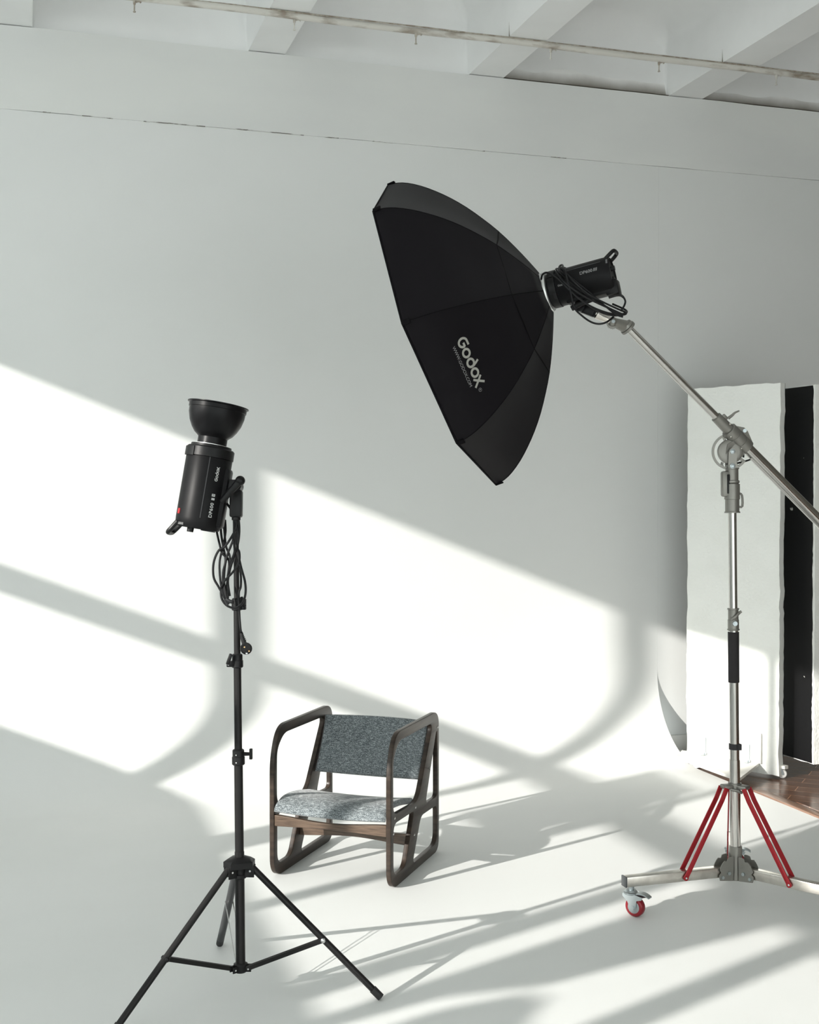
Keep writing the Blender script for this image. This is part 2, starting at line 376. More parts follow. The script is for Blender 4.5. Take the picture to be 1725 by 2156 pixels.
# dark band, fading upwards, on the girder's ledge where the coffers of the right-hand bays end, joints across two ribs
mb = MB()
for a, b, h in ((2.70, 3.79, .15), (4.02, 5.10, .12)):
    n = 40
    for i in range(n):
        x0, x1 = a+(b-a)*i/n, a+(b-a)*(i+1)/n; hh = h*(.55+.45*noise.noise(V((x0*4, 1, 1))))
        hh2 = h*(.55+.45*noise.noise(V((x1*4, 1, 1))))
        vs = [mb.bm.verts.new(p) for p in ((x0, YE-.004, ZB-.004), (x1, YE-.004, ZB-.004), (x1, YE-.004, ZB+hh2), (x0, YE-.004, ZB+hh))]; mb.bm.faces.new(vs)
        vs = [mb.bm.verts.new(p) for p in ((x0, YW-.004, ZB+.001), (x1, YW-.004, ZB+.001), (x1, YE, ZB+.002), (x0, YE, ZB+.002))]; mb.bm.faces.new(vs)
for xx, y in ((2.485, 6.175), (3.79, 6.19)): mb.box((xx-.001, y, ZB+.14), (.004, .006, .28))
struct(mb.build('trim_3', 'dark_band', smooth=0))

# wood floor beyond the painted cyclorama floor
mb = MB(); mb.box(((XE+XR)/2+.05, (YN+YW)/2, -.012), (XR-XE-.1, YW-YN, .02)); mb.box((XE+.04, 6.2, -.012), (.12, 1.4, .02))
struct(mb.build('floor_parquet', 'parquet', smooth=0))
mb = MB(); y = YN
for L_ in (1.1, 1.3, 1.5, 1.35, 1.42, 1.38, .9):
    mb.box((XE+.032, y+L_/2, .003), (.060, L_-.003, .012), bev=.003); y += L_
struct(mb.build('trim_4', 'border_plank'))
# curled torn flap of the painted sheet at the foot of the cove
mb = MB(); mb.grid(lambda u, v: V((XE+.055*math.sin(v*1.5)*(1-u*.35), 6.33+.22*u, .004+.055*(1-math.cos(v*1.5))*u+.006*u)), 8, 6)
struct(mb.build('trim_5', 'floor_paint', solid=.003))

# ================================================================== CEILING PIPE
PY, PZ = 6.19, 4.018
t = thing('ceiling_pipe', 'long thin white pipe with rust spots running under the ceiling ribs', 'pipe', (XL+.05, PY, PZ))
mb = MB(); mb.tube([(XL+.02+i*.5, PY+.004*math.sin(i*1.3), PZ+.003*math.cos(i*2.1)) for i in range(21)], .0165, 14, 3); mb.build('pipe', 'pipe_paint', t)
mb = MB(); mb.tube([(XL+.02+i*.25, PY-.010+.0015*math.sin(i*2.3), PZ+.0165+.0015*math.cos(i*3.1)) for i in range(41)], .0042, 6, 2); mb.build('dirt_line', 'rusty_iron', t)  # dark line of dirt along the pipe's top, added as a thin tube
for px_, py_, rusty in ((283, 12, 1), (620, 47, 0), (876, 76, 1), (1160, 108, 0), (1388, 137, 1), (1635, 165, 0)):
    p = atplane(px_, py_, (0, PY, PZ), V((0, 1, 0)))
    mb = MB(); z0 = PZ-.012
    mb.cyl((p.x, PY, z0), (p.x, PY, z0-.022), .008, .006, 10); mb.cyl((p.x, PY, z0-.022), (p.x, PY, z0-.055), .0035, n=8); mb.cyl((p.x, PY, z0-.055), (p.x, PY, z0-.059), .007, n=8)
    mb.tube([(p.x+.005, PY, z0-.010), (p.x+.022, PY, z0-.004), (p.x+.032, PY, z0-.010)], .0045 if rusty else .003, 6, 4)
    mb.build('nozzle', 'rusty_iron' if rusty else 'pipe_paint', t)

# ================================================================== ARMCHAIR
TH = .928
CD = V((math.cos(TH), math.sin(TH), 0)); CWD = V((math.sin(TH), -math.cos(TH), 0)); CO = V((.965, 5.052, 0)); CWI = .538; PT = .021
def cp(w, u, z): return CO+CWD*w+CD*u+V((0, 0, z))
chair = thing('armchair', 'low dark walnut plywood armchair with blue-grey heathered seat and back', 'armchair', tuple(cp(CWI/2, .3, 0)))
def rounded(poly, rr, n=6):
    out = []; k = len(poly)
    for i in range(k):
        p = V((*poly[i], 0)); a = V((*poly[i-1], 0)); b = V((*poly[(i+1) % k], 0))
        r = rr[i] if isinstance(rr, (list, tuple)) else rr
        u1, u2 = (a-p), (b-p); r = min(r, u1.length*.48, u2.length*.48)
        s0, s1 = p+u1.normalized()*r, p+u2.normalized()*r
        for q in range(n+1):
            t_ = q/n; v = s0*(1-t_)**2+p*2*t_*(1-t_)+s1*t_*t_; out.append((v.x, v.y))
    return out
OUT = rounded([(.0, .0), (.622, .0), (.622, .632), (.075, .642), (.0, .53)], [.075, .055, .075, .06, .12], 10)
OUT = rounded([(.0, .0), (.622, .0), (.622, .628), (.06, .628), (.0, .50)], [.085, .06, .075, .09, .15], 10)
H_TF = rounded([(.032, .46), (.032, .30), (.335, .285), (.535, .585), (.10, .588), (.034, .53)], [.1, .045, .06, .05, .1, .06], 8)
H_TRI = rounded([(.592, .54), (.580, .535), (.436, .252), (.595, .246)], [.004, .012, .035, .03], 8)
H_LL = rounded([(.034, .05), (.172, .05), (.285, .256), (.034, .262)], [.05, .035, .025, .045], 8)
H_LR = rounded([(.266, .038), (.592, .038), (.592, .208), (.376, .213)], [.035, .06, .03, .035], 8)
def panel(w0):
    cu = bpy.data.curves.new('p', 'CURVE'); cu.dimensions = '2D'; cu.fill_mode = 'BOTH'; cu.extrude = PT/2-.003; cu.bevel_depth = .003; cu.bevel_resolution = 2; cu.offset = -.003
    for P in (OUT, H_TF, H_TRI, H_LL, H_LR):
        sp = cu.splines.new('POLY'); sp.points.add(len(P)-1); sp.use_cyclic_u = True
        for i, (a, b) in enumerate(P): sp.points[i].co = (a, b, 0, 1)
    o = bpy.data.objects.new('p', cu); COL.objects.link(o)
    dg = bpy.context.evaluated_depsgraph_get(); me = bpy.data.meshes.new_from_object(o.evaluated_get(dg))
    mb = MB(); mb.bm.from_mesh(me); bmesh.ops.remove_doubles(mb.bm, verts=mb.bm.verts, dist=1e-5)
    M_ = Matrix(((CD.x, 0, CWD.x, 0), (CD.y, 0, CWD.y, 0), (0, 1, 0, 0), (0, 0, 0, 1))); M_.translation = cp(w0, 0, 0)
    mb.bm.transform(M_)
    bpy.data.objects.remove(o); bpy.data.curves.remove(cu); bpy.data.meshes.remove(me)
    return mb.build('side_frame', 'dark_walnut', chair, smooth=30)
LF = panel(PT/2); RF = panel(CWI-PT/2)
def screw(w, u, z, par, d=1):
    mb = MB(); c = cp(w, u, z); mb.lathe(c, CWD*d, [(-.001, .0055), (.001, .0055), (.0025, .004), (.003, .001)], 12); mb.build('screw', 'screw_steel', par)
for (u, z) in ((.045, .285), (.30, .268), (.60, .555), (.03, .225), (.285, .155)): screw(CWI, u, z, RF)
for (u, z) in ((.60, .555), (.30, .268)): screw(0, u, z, LF, -1)
for w_, sg in ((-.001, -1), (CWI+.001, 1)):
    mb = MB(); mb.lathe(cp(w_, .468, .40), CWD*sg, [(-.004, .003), (.004, .003), (.005, .0055), (.010, .0055), (.011, .003)], 10)
    mb.build('screw', 'screw_steel', LF if sg < 0 else RF)
# upholstered back: slab curved in plan, leaning back
def slab(fn, nu, nv, th, name):
    """fn(u,v)->(point, normal); rounded cushion with both faces"""
    mb = MB(); top = []; bot = []
    for i in range(nu+1):
        tr, br = [], []
        for j in range(nv+1):
            u, v = i/nu, j/nv
            e = min(min(u, 1-u)*fn.su, min(v, 1-v)*fn.sv); k = min(1, e/(th*.5)); k = math.sqrt(max(0, 1-(1-k)**2))
            p, n = fn(u, v); tr.append(mb.bm.verts.new(p+n*th*.5*k)); br.append(mb.bm.verts.new(p-n*th*.5*k))
        top.append(tr); bot.append(br)
    for i in range(nu):
        for j in range(nv):
            mb.bm.faces.new((top[i][j], top[i+1][j], top[i+1][j+1], top[i][j+1])); mb.bm.faces.new((bot[i][j+1], bot[i+1][j+1], bot[i+1][j], bot[i][j]))
    bmesh.ops.remove_doubles(mb.bm, verts=mb.bm.verts, dist=1e-5)
    return mb.build(name, 'heather_fabric', chair, smooth=70)
def edge_remap(t, k=.06):
    return t
BW0, BW1 = PT+.001, CWI-PT-.001
def fback(u, v):
    w_ = BW0+(BW1-BW0)*u; bow = 4*u*(1-u)
    a = V((.418, .358)); b = V((.538, .592)); q = a.lerp(b, v)
    nrm2 = V((-(b-a).y, (b-a).x)).normalized()      # towards the sitter and up
    uu = q.x-nrm2.x*.0+.040*bow; zz = q.y-.012*bow*(1-v)
    uu += .010*math.sin(PI*v)
    return cp(w_, uu, zz), (CD*nrm2.x+V((0, 0, nrm2.y))).normalized()
fback.su = .5; fback.sv = .27
slab(fback, 48, 36, .034, 'backrest')
def fseat(u, v):
    w_ = BW0+(BW1-BW0)*u; sag = 4*u*(1-u)
    pts = [(-.002, .279), (.016, .304), (.08, .320), (.20, .311), (.345, .283)]
    f_ = v*(len(pts)-1); i = min(int(f_), len(pts)-2); tt = f_-i
    P0 = pts[max(i-1, 0)]; P1 = pts[i]; P2 = pts[i+1]; P3 = pts[min(i+2, len(pts)-1)]
    cr = lambda a, b, c, d: .5*(2*b+(c-a)*tt+(2*a-5*b+4*c-d)*tt*tt+(3*b-a-3*c+d)*tt**3)
    dr = lambda a, b, c, d: .5*((c-a)+2*(2*a-5*b+4*c-d)*tt+3*(3*b-a-3*c+d)*tt*tt)
    x_ = cr(P0[0], P1[0], P2[0], P3[0]); z_ = cr(P0[1], P1[1], P2[1], P3[1]); dx = dr(P0[0], P1[0], P2[0], P3[0]); dz = dr(P0[1], P1[1], P2[1], P3[1])
    n = V((-dz, dx)).normalized()
    return cp(w_, x_, z_-.009*sag), (CD*n.x+V((0, 0, n.y))).normalized()
fseat.su = .5; fseat.sv = .42
slab(fseat, 48, 40, .026, 'seat')
# rails: waisted boards between the sides
def rail(u0, z0, z1, waist, th, name, drop):
    mb = MB(); n = 24; R_ = []
    for i in range(n+1):
        q = i/n; w_ = PT+(CWI-2*PT)*q; k = math.sin(PI*q)**1.5
        zt = z1-waist*k*(1-drop); zb = z0+waist*k*drop
        R_.append([mb.bm.verts.new(cp(w_, u0+du, z)) for du, z in ((0, zb), (th, zb), (th, zt), (0, zt))])
    for a, b in zip(R_, R_[1:]): mb.skin(a, b)
    mb.bm.faces.new(R_[0][::-1]); mb.bm.faces.new(R_[-1])
    return mb.build(name, 'rail_walnut', chair, smooth=25, bev=.002)
rail(.004, .217, .263, .022, .02, 'front_rail', .3)
rail(.255, .115, .163, .020, .02, 'rear_rail', .75)

# ================================================================== STROBE HEADS
def strobe(name, label, loc, quat, side, red=False):
    """local axis +Z = light end, +X = bracket side, side = +-1: the face (local Y) that carries the lettering"""
    t = thing(name, label, 'studio light', loc, quat)
    L = .262; R0 = .0725
    def ov(a, k=1.0): return R0*k
    b = lambda mb, n, m, p=t, **kw: mb.build(n, m, p, local=True, **kw)
    Z = V((0, 0, 1)); O = V((0, 0, 0))
    mb = MB(); mb.lathe(O, Z, [(.006, .060), (.0, .066), (.012, .0715), (.03, R0), (.222, R0), (.224, R0-.001)], 56)
    body = b(mb, 'body', 'strobe_shell')
    mb = MB(); mb.lathe(O, Z, [(.2245, R0+.001), (.2245, R0+.0025), (.252, R0+.002), (.256, R0-.002), (.256, .064), (.264, .063), (.264, .05)], 56)
    ax = (V((math.cos(.5), math.sin(.5)*side, 0)), V((-math.sin(.5), math.cos(.5)*side, 0)), Z)
    b(mb, 'collar', 'black_plastic')
    mb = MB()
    for s_, e_ in ((-1.35, -.55),):
        n = 12; pr = []
        for i in range(n+1):
            a = s_+(e_-s_)*i/n; pr.append((-math.sin(a), math.cos(a)*side))
        # raised release cover wrapped over the collar
        Q = [[V((-x*r, y*r, z)) for r, z in ((R0, .222), (R0+.005, .222), (R0+.005, .250), (R0, .253))] for x, y in pr]
        Vv = [[mb.bm.verts.new(p) for p in q] for q in Q]
        for a_, c_ in zip(Vv, Vv[1:]): mb.skin(a_, c_)
        mb.bm.faces.new(Vv[0][::-1]); mb.bm.faces.new(Vv[-1])
    b(mb, 'release_cover', 'black_plastic')
    # raised side panel edge and bottom keel (spine that carries the bracket)
    mb = MB()
    for a in (.20,):
        x, y = math.sin(a), math.cos(a)*side
        mb.box((x*R0, y*R0, .128), (.0025, .0025, .19))
    if not red: mb.bm.clear(); a = -.75; mb.box((math.sin(a)*R0, math.cos(a)*R0*side, .128), (.0025, .0025, .19))
    b(mb, 'seam_ridge', 'grey_leg')
    mb = MB(); mb.box((R0-.013, 0, .105), (.034, .075, .19), bev=.010); b(mb, 'spine', 'strobe_shell')
    # carrying handle at the back, on the side away from the bracket
    mb = MB(); h = []
    for yy in (-.042, .042): h.append([(-.058, yy, .012), (-.071, yy*.98, -.008), (-.081, yy*.85, -.022)])
    mb.tube(h[0]+[(-.084, -.02, -.026), (-.084, .02, -.026)]+h[1][::-1], .0075, 10, 5); b(mb, 'handle', 'black_plastic')
    mb = MB(); mb.cyl((-.018, side*.02, .002), (-.018, side*.02, -.014), .011, .010, 18); b(mb, 'knob', 'black_plastic')
    mb = MB(); mb.box((.035, side*.01, -.001), (.04, .04, .006), bev=.001); b(mb, 'rear_socket', 'black_plastic')
    # vent with silver fins on the back rim
    mb = MB()
    for i in range(9):
        a = -.55-.42*i/8; mb.box((math.sin(a)*.0700, math.cos(a)*.0700*side, .012), (.0016, .0024, .016), ax=(V((math.cos(a), -math.sin(a)*side, 0)), V((math.sin(a), math.cos(a)*side, 0)), Z))
    b(mb, 'vent_fins', 'print_grey')
    if red:
        mb = MB(); a = -.92
        mb.box((math.sin(a)*R0, math.cos(a)*R0*side, .045), (.012, .005, .017), ax=(V((math.cos(a), -math.sin(a)*side, 0)), V((math.sin(a), math.cos(a)*side, 0)), Z), bev=.0015)
        b(mb, 'power_switch', 'red_switch', )
    return t, body
def wrap(side, a0, z0, dirz, up, R0=.0729):
    """lettering wrapped on the barrel: u runs along the axis, v around it"""
    def fn(u, v):
        a = a0+up*v/R0; return V((math.sin(a)*R0, math.cos(a)*R0*side, z0+dirz*u))
    return fn
def yoke(t, tilt_dir, name='bracket', side=1, cl=1.0):
    """tilting bracket: ears on the spine, clamp body hanging along tilt_dir (local), T lever"""
    b = lambda mb, n, m, p=t, **kw: mb.build(n, m, p, local=True, **kw)
    piv = V((.098, 0, .150)); d = V(tilt_dir).normalized(); Yv = V((0, 1, 0)); x = d.cross(Yv).normalized()
    mb = MB(); mb.cyl(piv+Yv*-.030, piv+Yv*.030, .019, n=24); mb.box((.082, 0, .150), (.035, .05, .036), bev=.004)
    br = b(mb, 'tilt_bracket', 'black_plastic')
    c = piv+d*.055*cl; mb = MB(); mb.box(c, (.038, .040, .085*cl), ax=(x, Yv, d), bev=.006); mb.cyl(piv+d*.09*cl, piv+d*.106*cl, .014, n=20)
    b(mb, 'stand_clamp', 'black_plastic')
    return piv, d, x, br

# left: bare head on the tripod stand --------------------------------------
LB = at(416, 1113, 3.86); LTp = at(446, 936, 3.875)
zl = (LTp-LB).normalized(); xl = (CR-zl*CR.dot(zl)).normalized(); yl = zl.cross(xl)
ql = Matrix((xl, yl, zl)).transposed().to_quaternion()
# local +Y points away from the viewer here, so the lettered side is -Y
t, body = strobe('studio_flash_head', 'black cylindrical flash head with open black reflector pointing up on the tripod stand', tuple(LB), ql, -1, red=True)
flashL = t
mb = MB(); logo_word(mb, wrap(-1, .69, .152, 1, -1), .0085); mb.build('word_mark', 'print_white', body, local=True, smooth=0)
mb = MB(); font_text(mb, 'DP600', .0155, wrap(-1, .69, .038, 1, -1), 1.12, .0003)
font_text(mb, 'III', .0150, wrap(-1, .69, .092, 1, -1), .8, .0003)
f_ = wrap(-1, .69, .0, 1, -1)
for (u0, u1, v0, v1) in ((.104, .112, 0, .011),): ribbon(mb, [(u0, (v0+v1)/2), (u1, (v0+v1)/2)], v1-v0, f_)
mb.build('lettering', 'print_white', body, local=True, smooth=0)
mb = MB(); f2 = wrap(-1, .69, .0, 1, -1, .0733); ribbon(mb, [(.1058, .009), (.1082, .002), (.1106, .009)], .0014, f2); mb.build('lettering_mark', 'strobe_shell', body, local=True, smooth=0)
# reflector
mb = MB()
P = [(.258, .050), (.258, .054), (.263, .055), (.267, .046), (.288, .046), (.292, .050), (.300, .060), (.315, .071), (.335, .081), (.360, .0875), (.376, .0885), (.377, .0905), (.389, .0908), (.391, .096), (.394, .096), (.3945, .0925), (.390, .088), (.375, .0865), (.358, .085), (.335, .078), (.315, .068), (.300, .056), (.288, .040), (.262, .040)]
mb.lathe((0, 0, 0), (0, 0, 1), P, 72, closed=True); rf = mb.build('reflector', 'reflector_black', t, local=True, smooth=25)
mb = MB(); mb.lathe((0, 0, 0), (0, 0, 1), [(.2635, .053), (.2665, .053), (.2665, .044), (.2635, .044)], 56, closed=True); mb.build('mount_ring', 'silver_ring', t, local=True)
mb = MB(); mb.lathe((0, 0, 0), (0, 0, 1), [(.262, .03), (.30, .028), (.325, .02), (.33, .005)], 24); mb.build('lamp_tube', 'diffuser_white', t, local=True)
down_l = (ql.inverted() @ V((0, 0, -1)))
piv, d, x, br = yoke(t, (down_l.x, 0, down_l.z))
pivw = LB + ql @ piv
mb = MB(); k0 = piv+V((.012, -.034, .018)); k1 = V((.062, -.060, .075))
mb.cyl(piv+V((0, -.03, 0)), piv+V((0, -.05, 0)), .008, n=12)
mb.tube([piv+V((.016, -.054, .014)), piv+V((-.006, -.052, -.020)), piv+V((-.030, -.050, -.058))], lambda q: .0125-.004*q, 12, 5)
mb.ball(piv+V((.017, -.054, .016)), .0155, 14); mb.build('tilt_lever', 'black_plastic', br, local=True)

# right: head in the octagonal softbox --------------------------------------
SCN = V((1.543, 4.501, 2.212)); SAX = V((-.794, .509, -.334)).normalized()
S1 = SAX.cross(ZZ).normalized(); S2 = S1.cross(SAX); SPH = -.065; SR = .61
def spt(k, back, r): a = SPH-k*PI/4; return SCN-SAX*back+(S2*math.cos(a)+S1*math.sin(a))*r
RF0 = at(1158, 616, 4.59); RB = at(1291, 577, 4.55)
RF0 = SCN-SAX*.428+ZZ*.002
zr = ((RF0-RB).normalized()); dn = V((0, 0, -1)); xr = (dn-zr*dn.dot(zr)).normalized(); yr = zr.cross(xr)
qr = Matrix((xr, yr, zr)).transposed().to_quaternion()
side = 1 if yr.dot(CP-RB) > 0 else -1
RB = RF0-zr*.268*.93
t, body = strobe('studio_flash_head', 'black cylindrical flash head behind the octagonal softbox, wound with its cable', tuple(RB), qr, side)
flashR = t; KS = .93; t.scale = (KS, KS, KS)
mb = MB(); logo_word(mb, wrap(side, .10, .212, -1, -1), .0062); mb.build('word_mark', 'print_grey', body, local=True, smooth=0)
mb = MB(); font_text(mb, 'DP600', .019, wrap(side, -.22, .118, -1, -1), 1.0, .0004)
f_ = wrap(side, -.22, .118, -1, -1)
for i in range(3): ribbon(mb, [(.0565+i*.0055, .0), (.0595+i*.0055, .0135)], .0032, f_)
mb.build('lettering', 'print_grey', body, local=True, smooth=0)
mb = MB()
for i in range(4):
    a = .75+.0*i; mb.box((math.sin(a)*.0728, math.cos(a)*.0728*side, .205-.006*i*0), (.001, .001, .001))
f_ = wrap(side, .55, .208, -1, -1, .0756)
for i in range(5): ribbon(mb, [(-.030, .010-.005*i), (-.018, .010-.005*i)], .0016, f_)
mb.build('vent_slots', 'grey_leg', body, local=True, smooth=0)
mb = MB(); mb.lathe((0, 0, 0), (0, 0, 1), [(.262, .070), (.262, .082), (.270, .084), (.274, .082), (.276, .074), (.290, .080), (.298, .080), (.298, .07)], 48); mb.build('speed_ring', 'silver_ring', t, local=True)
TIP = at(1308, 681, 4.56)
tl = (qr.inverted() @ (TIP-RB))/KS
piv2 = V((.098, 0, .150)); dirl = V((tl.x, 0, tl.z))-piv2
CL = .62; piv, d, x, br = yoke(t, dirl, cl=CL)
mb = MB(); mb.cyl(piv+V((0, side*.03, 0)), piv+V((0, side*.05, 0)), .008, n=12)
mb.tube([piv+V((.004, side*.05, .03)), piv+V((-.004, side*.05, 0)), piv+V((-.012, side*.05, -.055))], .011, 12, 4); mb.build('tilt_lever', 'black_plastic', br, local=True)
mb = MB(); mb.box((.055, 0, .012), (.06, .07, .05), bev=.006); mb.build('socket_block', 'black_plastic', t, local=True)
clampR = RB + (qr @ (piv+d*.106*CL))*KS; clampRd = qr @ d

# ================================================================== OCTAGONAL SOFTBOX
sb = thing('softbox', 'large black octagonal softbox with printed word mark, mounted on the boom arm', 'softbox', tuple(SCN))
SP = [(-.010, .612), (.0, .611), (.030, .604), (.065, .588), (.110, .557), (.155, .517), (.200, .470), (.245, .414), (.288, .350), (.328, .283), (.366, .205), (.398, .130), (.418, .078)]
def sb_at(k, prof):
    b, r = prof; return spt(k, b, r)
mb = MB(); G = []
SUB = 5
for i, pr in enumerate(SP):
    row = []
    for k in range(8):
        for j in range(SUB):
            a = sb_at(k, pr); c = sb_at(k+1, pr); q = j/SUB
            p = a.lerp(c, q)
            inn = .012*math.sin(PI*q)*math.sin(PI*min(1, i/(len(SP)-1)))*(1+.5*math.sin(i*1.7+k*2.1))
            ctr = SCN-SAX*pr[0]; p = p+(ctr-p).normalized()*inn
            row.append(mb.bm.verts.new(p))
    G.append(row)
for a, b in zip(G, G[1:]): mb.skin(a, b)
shell = mb.build('shell', 'softbox_cloth', sb, smooth=22, solid=.003)
for k in range(8):
    mb = MB(); ctr = lambda i: SCN-SAX*SP[i][0]
    mb.tube([sb_at(k, p)+(sb_at(k, p)-(SCN-SAX*p[0])).normalized()*.001 for p in SP], .0018, 6, 2); mb.build('rib_seam', 'piping_black', sb)
    mb = MB(); p = sb_at(k, SP[1]); q = sb_at(k, SP[2]); out = (p-SCN).normalized(); tn = SAX.cross(out).normalized()
    mb.box(p.lerp(q, .15)+out*.004, (.020, .007, .030), ax=(tn, out, SAX), bev=.002); mb.build('corner_tab', 'piping_black', sb)
mb = MB(); mb.tube([p for k in range(8) for p in (sb_at(k, SP[9]), sb_at(k, SP[9]).lerp(sb_at(k+1, SP[9]), .5)*1.0+(SCN-SAX*SP[9][0]-sb_at(k, SP[9]).lerp(sb_at(k+1, SP[9]), .5)).normalized()*.006)], .0028, 6, 0, cyclic=True); mb.build('zip_seam', 'piping_black', sb)
mb = MB(); mb.tube([sb_at(k, SP[0]) for k in range(8)], .004, 6, 0, cyclic=True); mb.build('rim_hem', 'piping_black', sb)
mb = MB(); mb.bm.faces.new([mb.bm.verts.new(sb_at(k, (.02, .585))) for k in range(8)]); mb.build('front_diffuser', 'diffuser_white', sb, smooth=0)
# printed mark on the panel between ribs 2 and 3
def sb_surf(s_, back):
    """s_ 0..1 between ribs 2 and 3, back = axial distance from the rim"""
    for i in range(len(SP)-1):
        if SP[i][0] <= back <= SP[i+1][0]: break
    f_ = (back-SP[i][0])/(SP[i+1][0]-SP[i][0]); r = SP[i][1]+(SP[i+1][1]-SP[i][1])*f_
    a, c = spt(2, back, r), spt(3, back, r); return a, c, r, i, f_
def sb_fn(u0, v0):
    def fn(u, v):
        # v measured along the rib profile from the rim, u across the panel from its centre line
        s = v0+v; L_ = 0
        for i in range(len(SP)-1):
            l = math.hypot(SP[i+1][0]-SP[i][0], SP[i+1][1]-SP[i][1])
            if L_+l >= s: break
            L_ += l
        q = (s-L_)/l; back = SP[i][0]+(SP[i+1][0]-SP[i][0])*q; r = SP[i][1]+(SP[i+1][1]-SP[i][1])*q
        a, c = spt(2, back, r), spt(3, back, r); md = (a+c)/2; tn = (c-a).normalized(); wdt = (c-a).length
        x_ = u0+u; qq = .5+x_/wdt; fi = i+q
        def infn(ii, kk): return .012*math.sin(PI*qq)*math.sin(PI*min(1, ii/(len(SP)-1)))*(1+.5*math.sin(ii*1.7+kk*2.1))
        inn = infn(i, 2)*(1-q)+infn(i+1, 2)*q
        ctr = SCN-SAX*back; p = md+tn*x_; rad = (md-ctr).normalized()
        nrm = (rad*1.0-SAX*.75).normalized()
        return p-rad*inn+nrm*.0055
    return fn
LGU, LGV = -.092, .147
mb = MB(); logo_word(mb, sb_fn(LGU, LGV), .0350); mb.build('word_mark', 'print_khaki', sb, smooth=0)
mb = MB(); font_text(mb, 'WWW.GODOX.COM', .0165, sb_fn(LGU+.012, LGV-.024), .96); mb.build('web_address', 'print_grey', sb, smooth=0); mb = MB()
ribbon(mb, arc(0, 0, .0062, .0062, 0, 360, 20)[:-1], .0011, lambda u, v: sb_fn(LGU+.196, LGV+.010)(u, v), True); font_text(mb, 'R', .009, sb_fn(LGU+.193, LGV+.007), 1)
mb.build('trade_mark', 'print_grey', sb, smooth=0)

# ================================================================== BLACK TRIPOD STAND (left)
PB = at(507, 2049, 3.914); PTOP = at(496.5, 1075, 3.93)
def pole(y):  # centre of the pole at picture height y
    zt = atplane(500, y, PB, CFH).z; q = (zt-PB.z)/(PTOP.z-PB.z); return PB.lerp(PTOP, q)
st = thing('light_stand', 'black three-legged light stand carrying the flash head that points up', 'light stand', (PB.x, PB.y, 0))
pd = (PTOP-PB).normalized()
def seg(y0, y1, r, name='pole_section', m='black_paint_metal'):
    mb = MB(); mb.cyl(pole(y0), pole(y1), r, n=24); return mb.build(name, m, st)
seg(2042, 1795, .0153); seg(1815, 1605, .0140); seg(1612, 1395, .0122); seg(1400, 1272, .0105); seg(1285, 1058, .0088)
# collars
def collar(y0, y1, r, r2=None):
    a, b = pole(y0), pole(y1); h = (b-a).length; mb = MB()
    mb.lathe(a, b-a, [(0, r*.85), (.003, r), (h*.52, r), (h*.54, (r2 or r)*.96), (h-.003, (r2 or r)*.96), (h, (r2 or r)*.8)], 28); return mb.build('clamp_collar', 'black_plastic', st)
c1 = collar(1613, 1580, .0205, .0195)
mb = MB(); a = pole(1590); mb.cyl(a+CR*.015, a+CR*.036, .0065, .0055, 12); mb.box(a+CR*.040, (.010, .012, .034), ax=(CR, CFH, ZZ), bev=.002); mb.build('clamp_knob', 'black_plastic', c1)
for yy in (1590, 1606): mb = MB(); mb.ball(pole(yy)-CFH*.0200-CR*.004, .0028); mb.build('rivet', 'screw_steel', c1)
c2 = collar(1408, 1379, .0185, .0175)
mb = MB(); a = pole(1400); mb.box(a-CR*.020-CFH*.002, (.026, .020, .018), ax=(CR, CFH, ZZ), bev=.002); mb.build('clamp_lug', 'black_plastic', c2)
mb = MB(); a = pole(1388)-CR*.022-CFH*.012; mb.cyl(a, a-CFH*.016, .004, n=10); mb.box(a-CFH*.014, (.011, .010, .036), ax=((CR-ZZ*.35).normalized(), CFH, (ZZ+CR*.35).normalized()), bev=.003); mb.build('clamp_knob', 'black_plastic', c2)
mb = MB(); mb.ball(pole(1401)-CR*.027-CFH*.012, .0035); mb.build('rivet', 'screw_steel', c2)
c3 = collar(1287, 1261, .0165, .016)
mb = MB(); a = pole(1274); mb.box(a+CR*.019-CFH*.002, (.022, .018, .034), ax=(CR, CFH, ZZ), bev=.002); mb.build('clamp_lug', 'black_plastic', c3)
mb = MB(); a = pole(1268)+CR*.022-CFH*.012; mb.box(a, (.010, .009, .034), ax=((CR+ZZ*.4).normalized(), CFH, (ZZ-CR*.4).normalized()), bev=.003); mb.build('clamp_knob', 'black_plastic', c3)
for yy in (1266, 1281):
    mb = MB(); mb.ball(pole(yy)+CR*.021-CFH*.012, .003); mb.build('rivet', 'grey_leg', c3)
# legs
FR_ = V((1.064, 3.727, 0)); FB_ = V((.651, 4.34, 0)); FL_ = V((.238, 3.70, 0))
hubT, hubB = pole(1806), pole(1850)
mb = MB(); h = (hubT-hubB).length
mb.lathe(hubB, hubT-hubB, [(0, .020), (.003, .023), (.012, .023), (.014, .019), (h*.55, .019)], 28); crown = mb.build('leg_crown', 'black_plastic', st)
dirs = []
for F_ in (FR_, FB_, FL_): dd = (F_-V((PB.x, PB.y, 0))); dd.z = 0; dirs.append(dd.normalized())
mb = MB(); zt = hubT.z
ctr = V((hubT.x, hubT.y, 0))
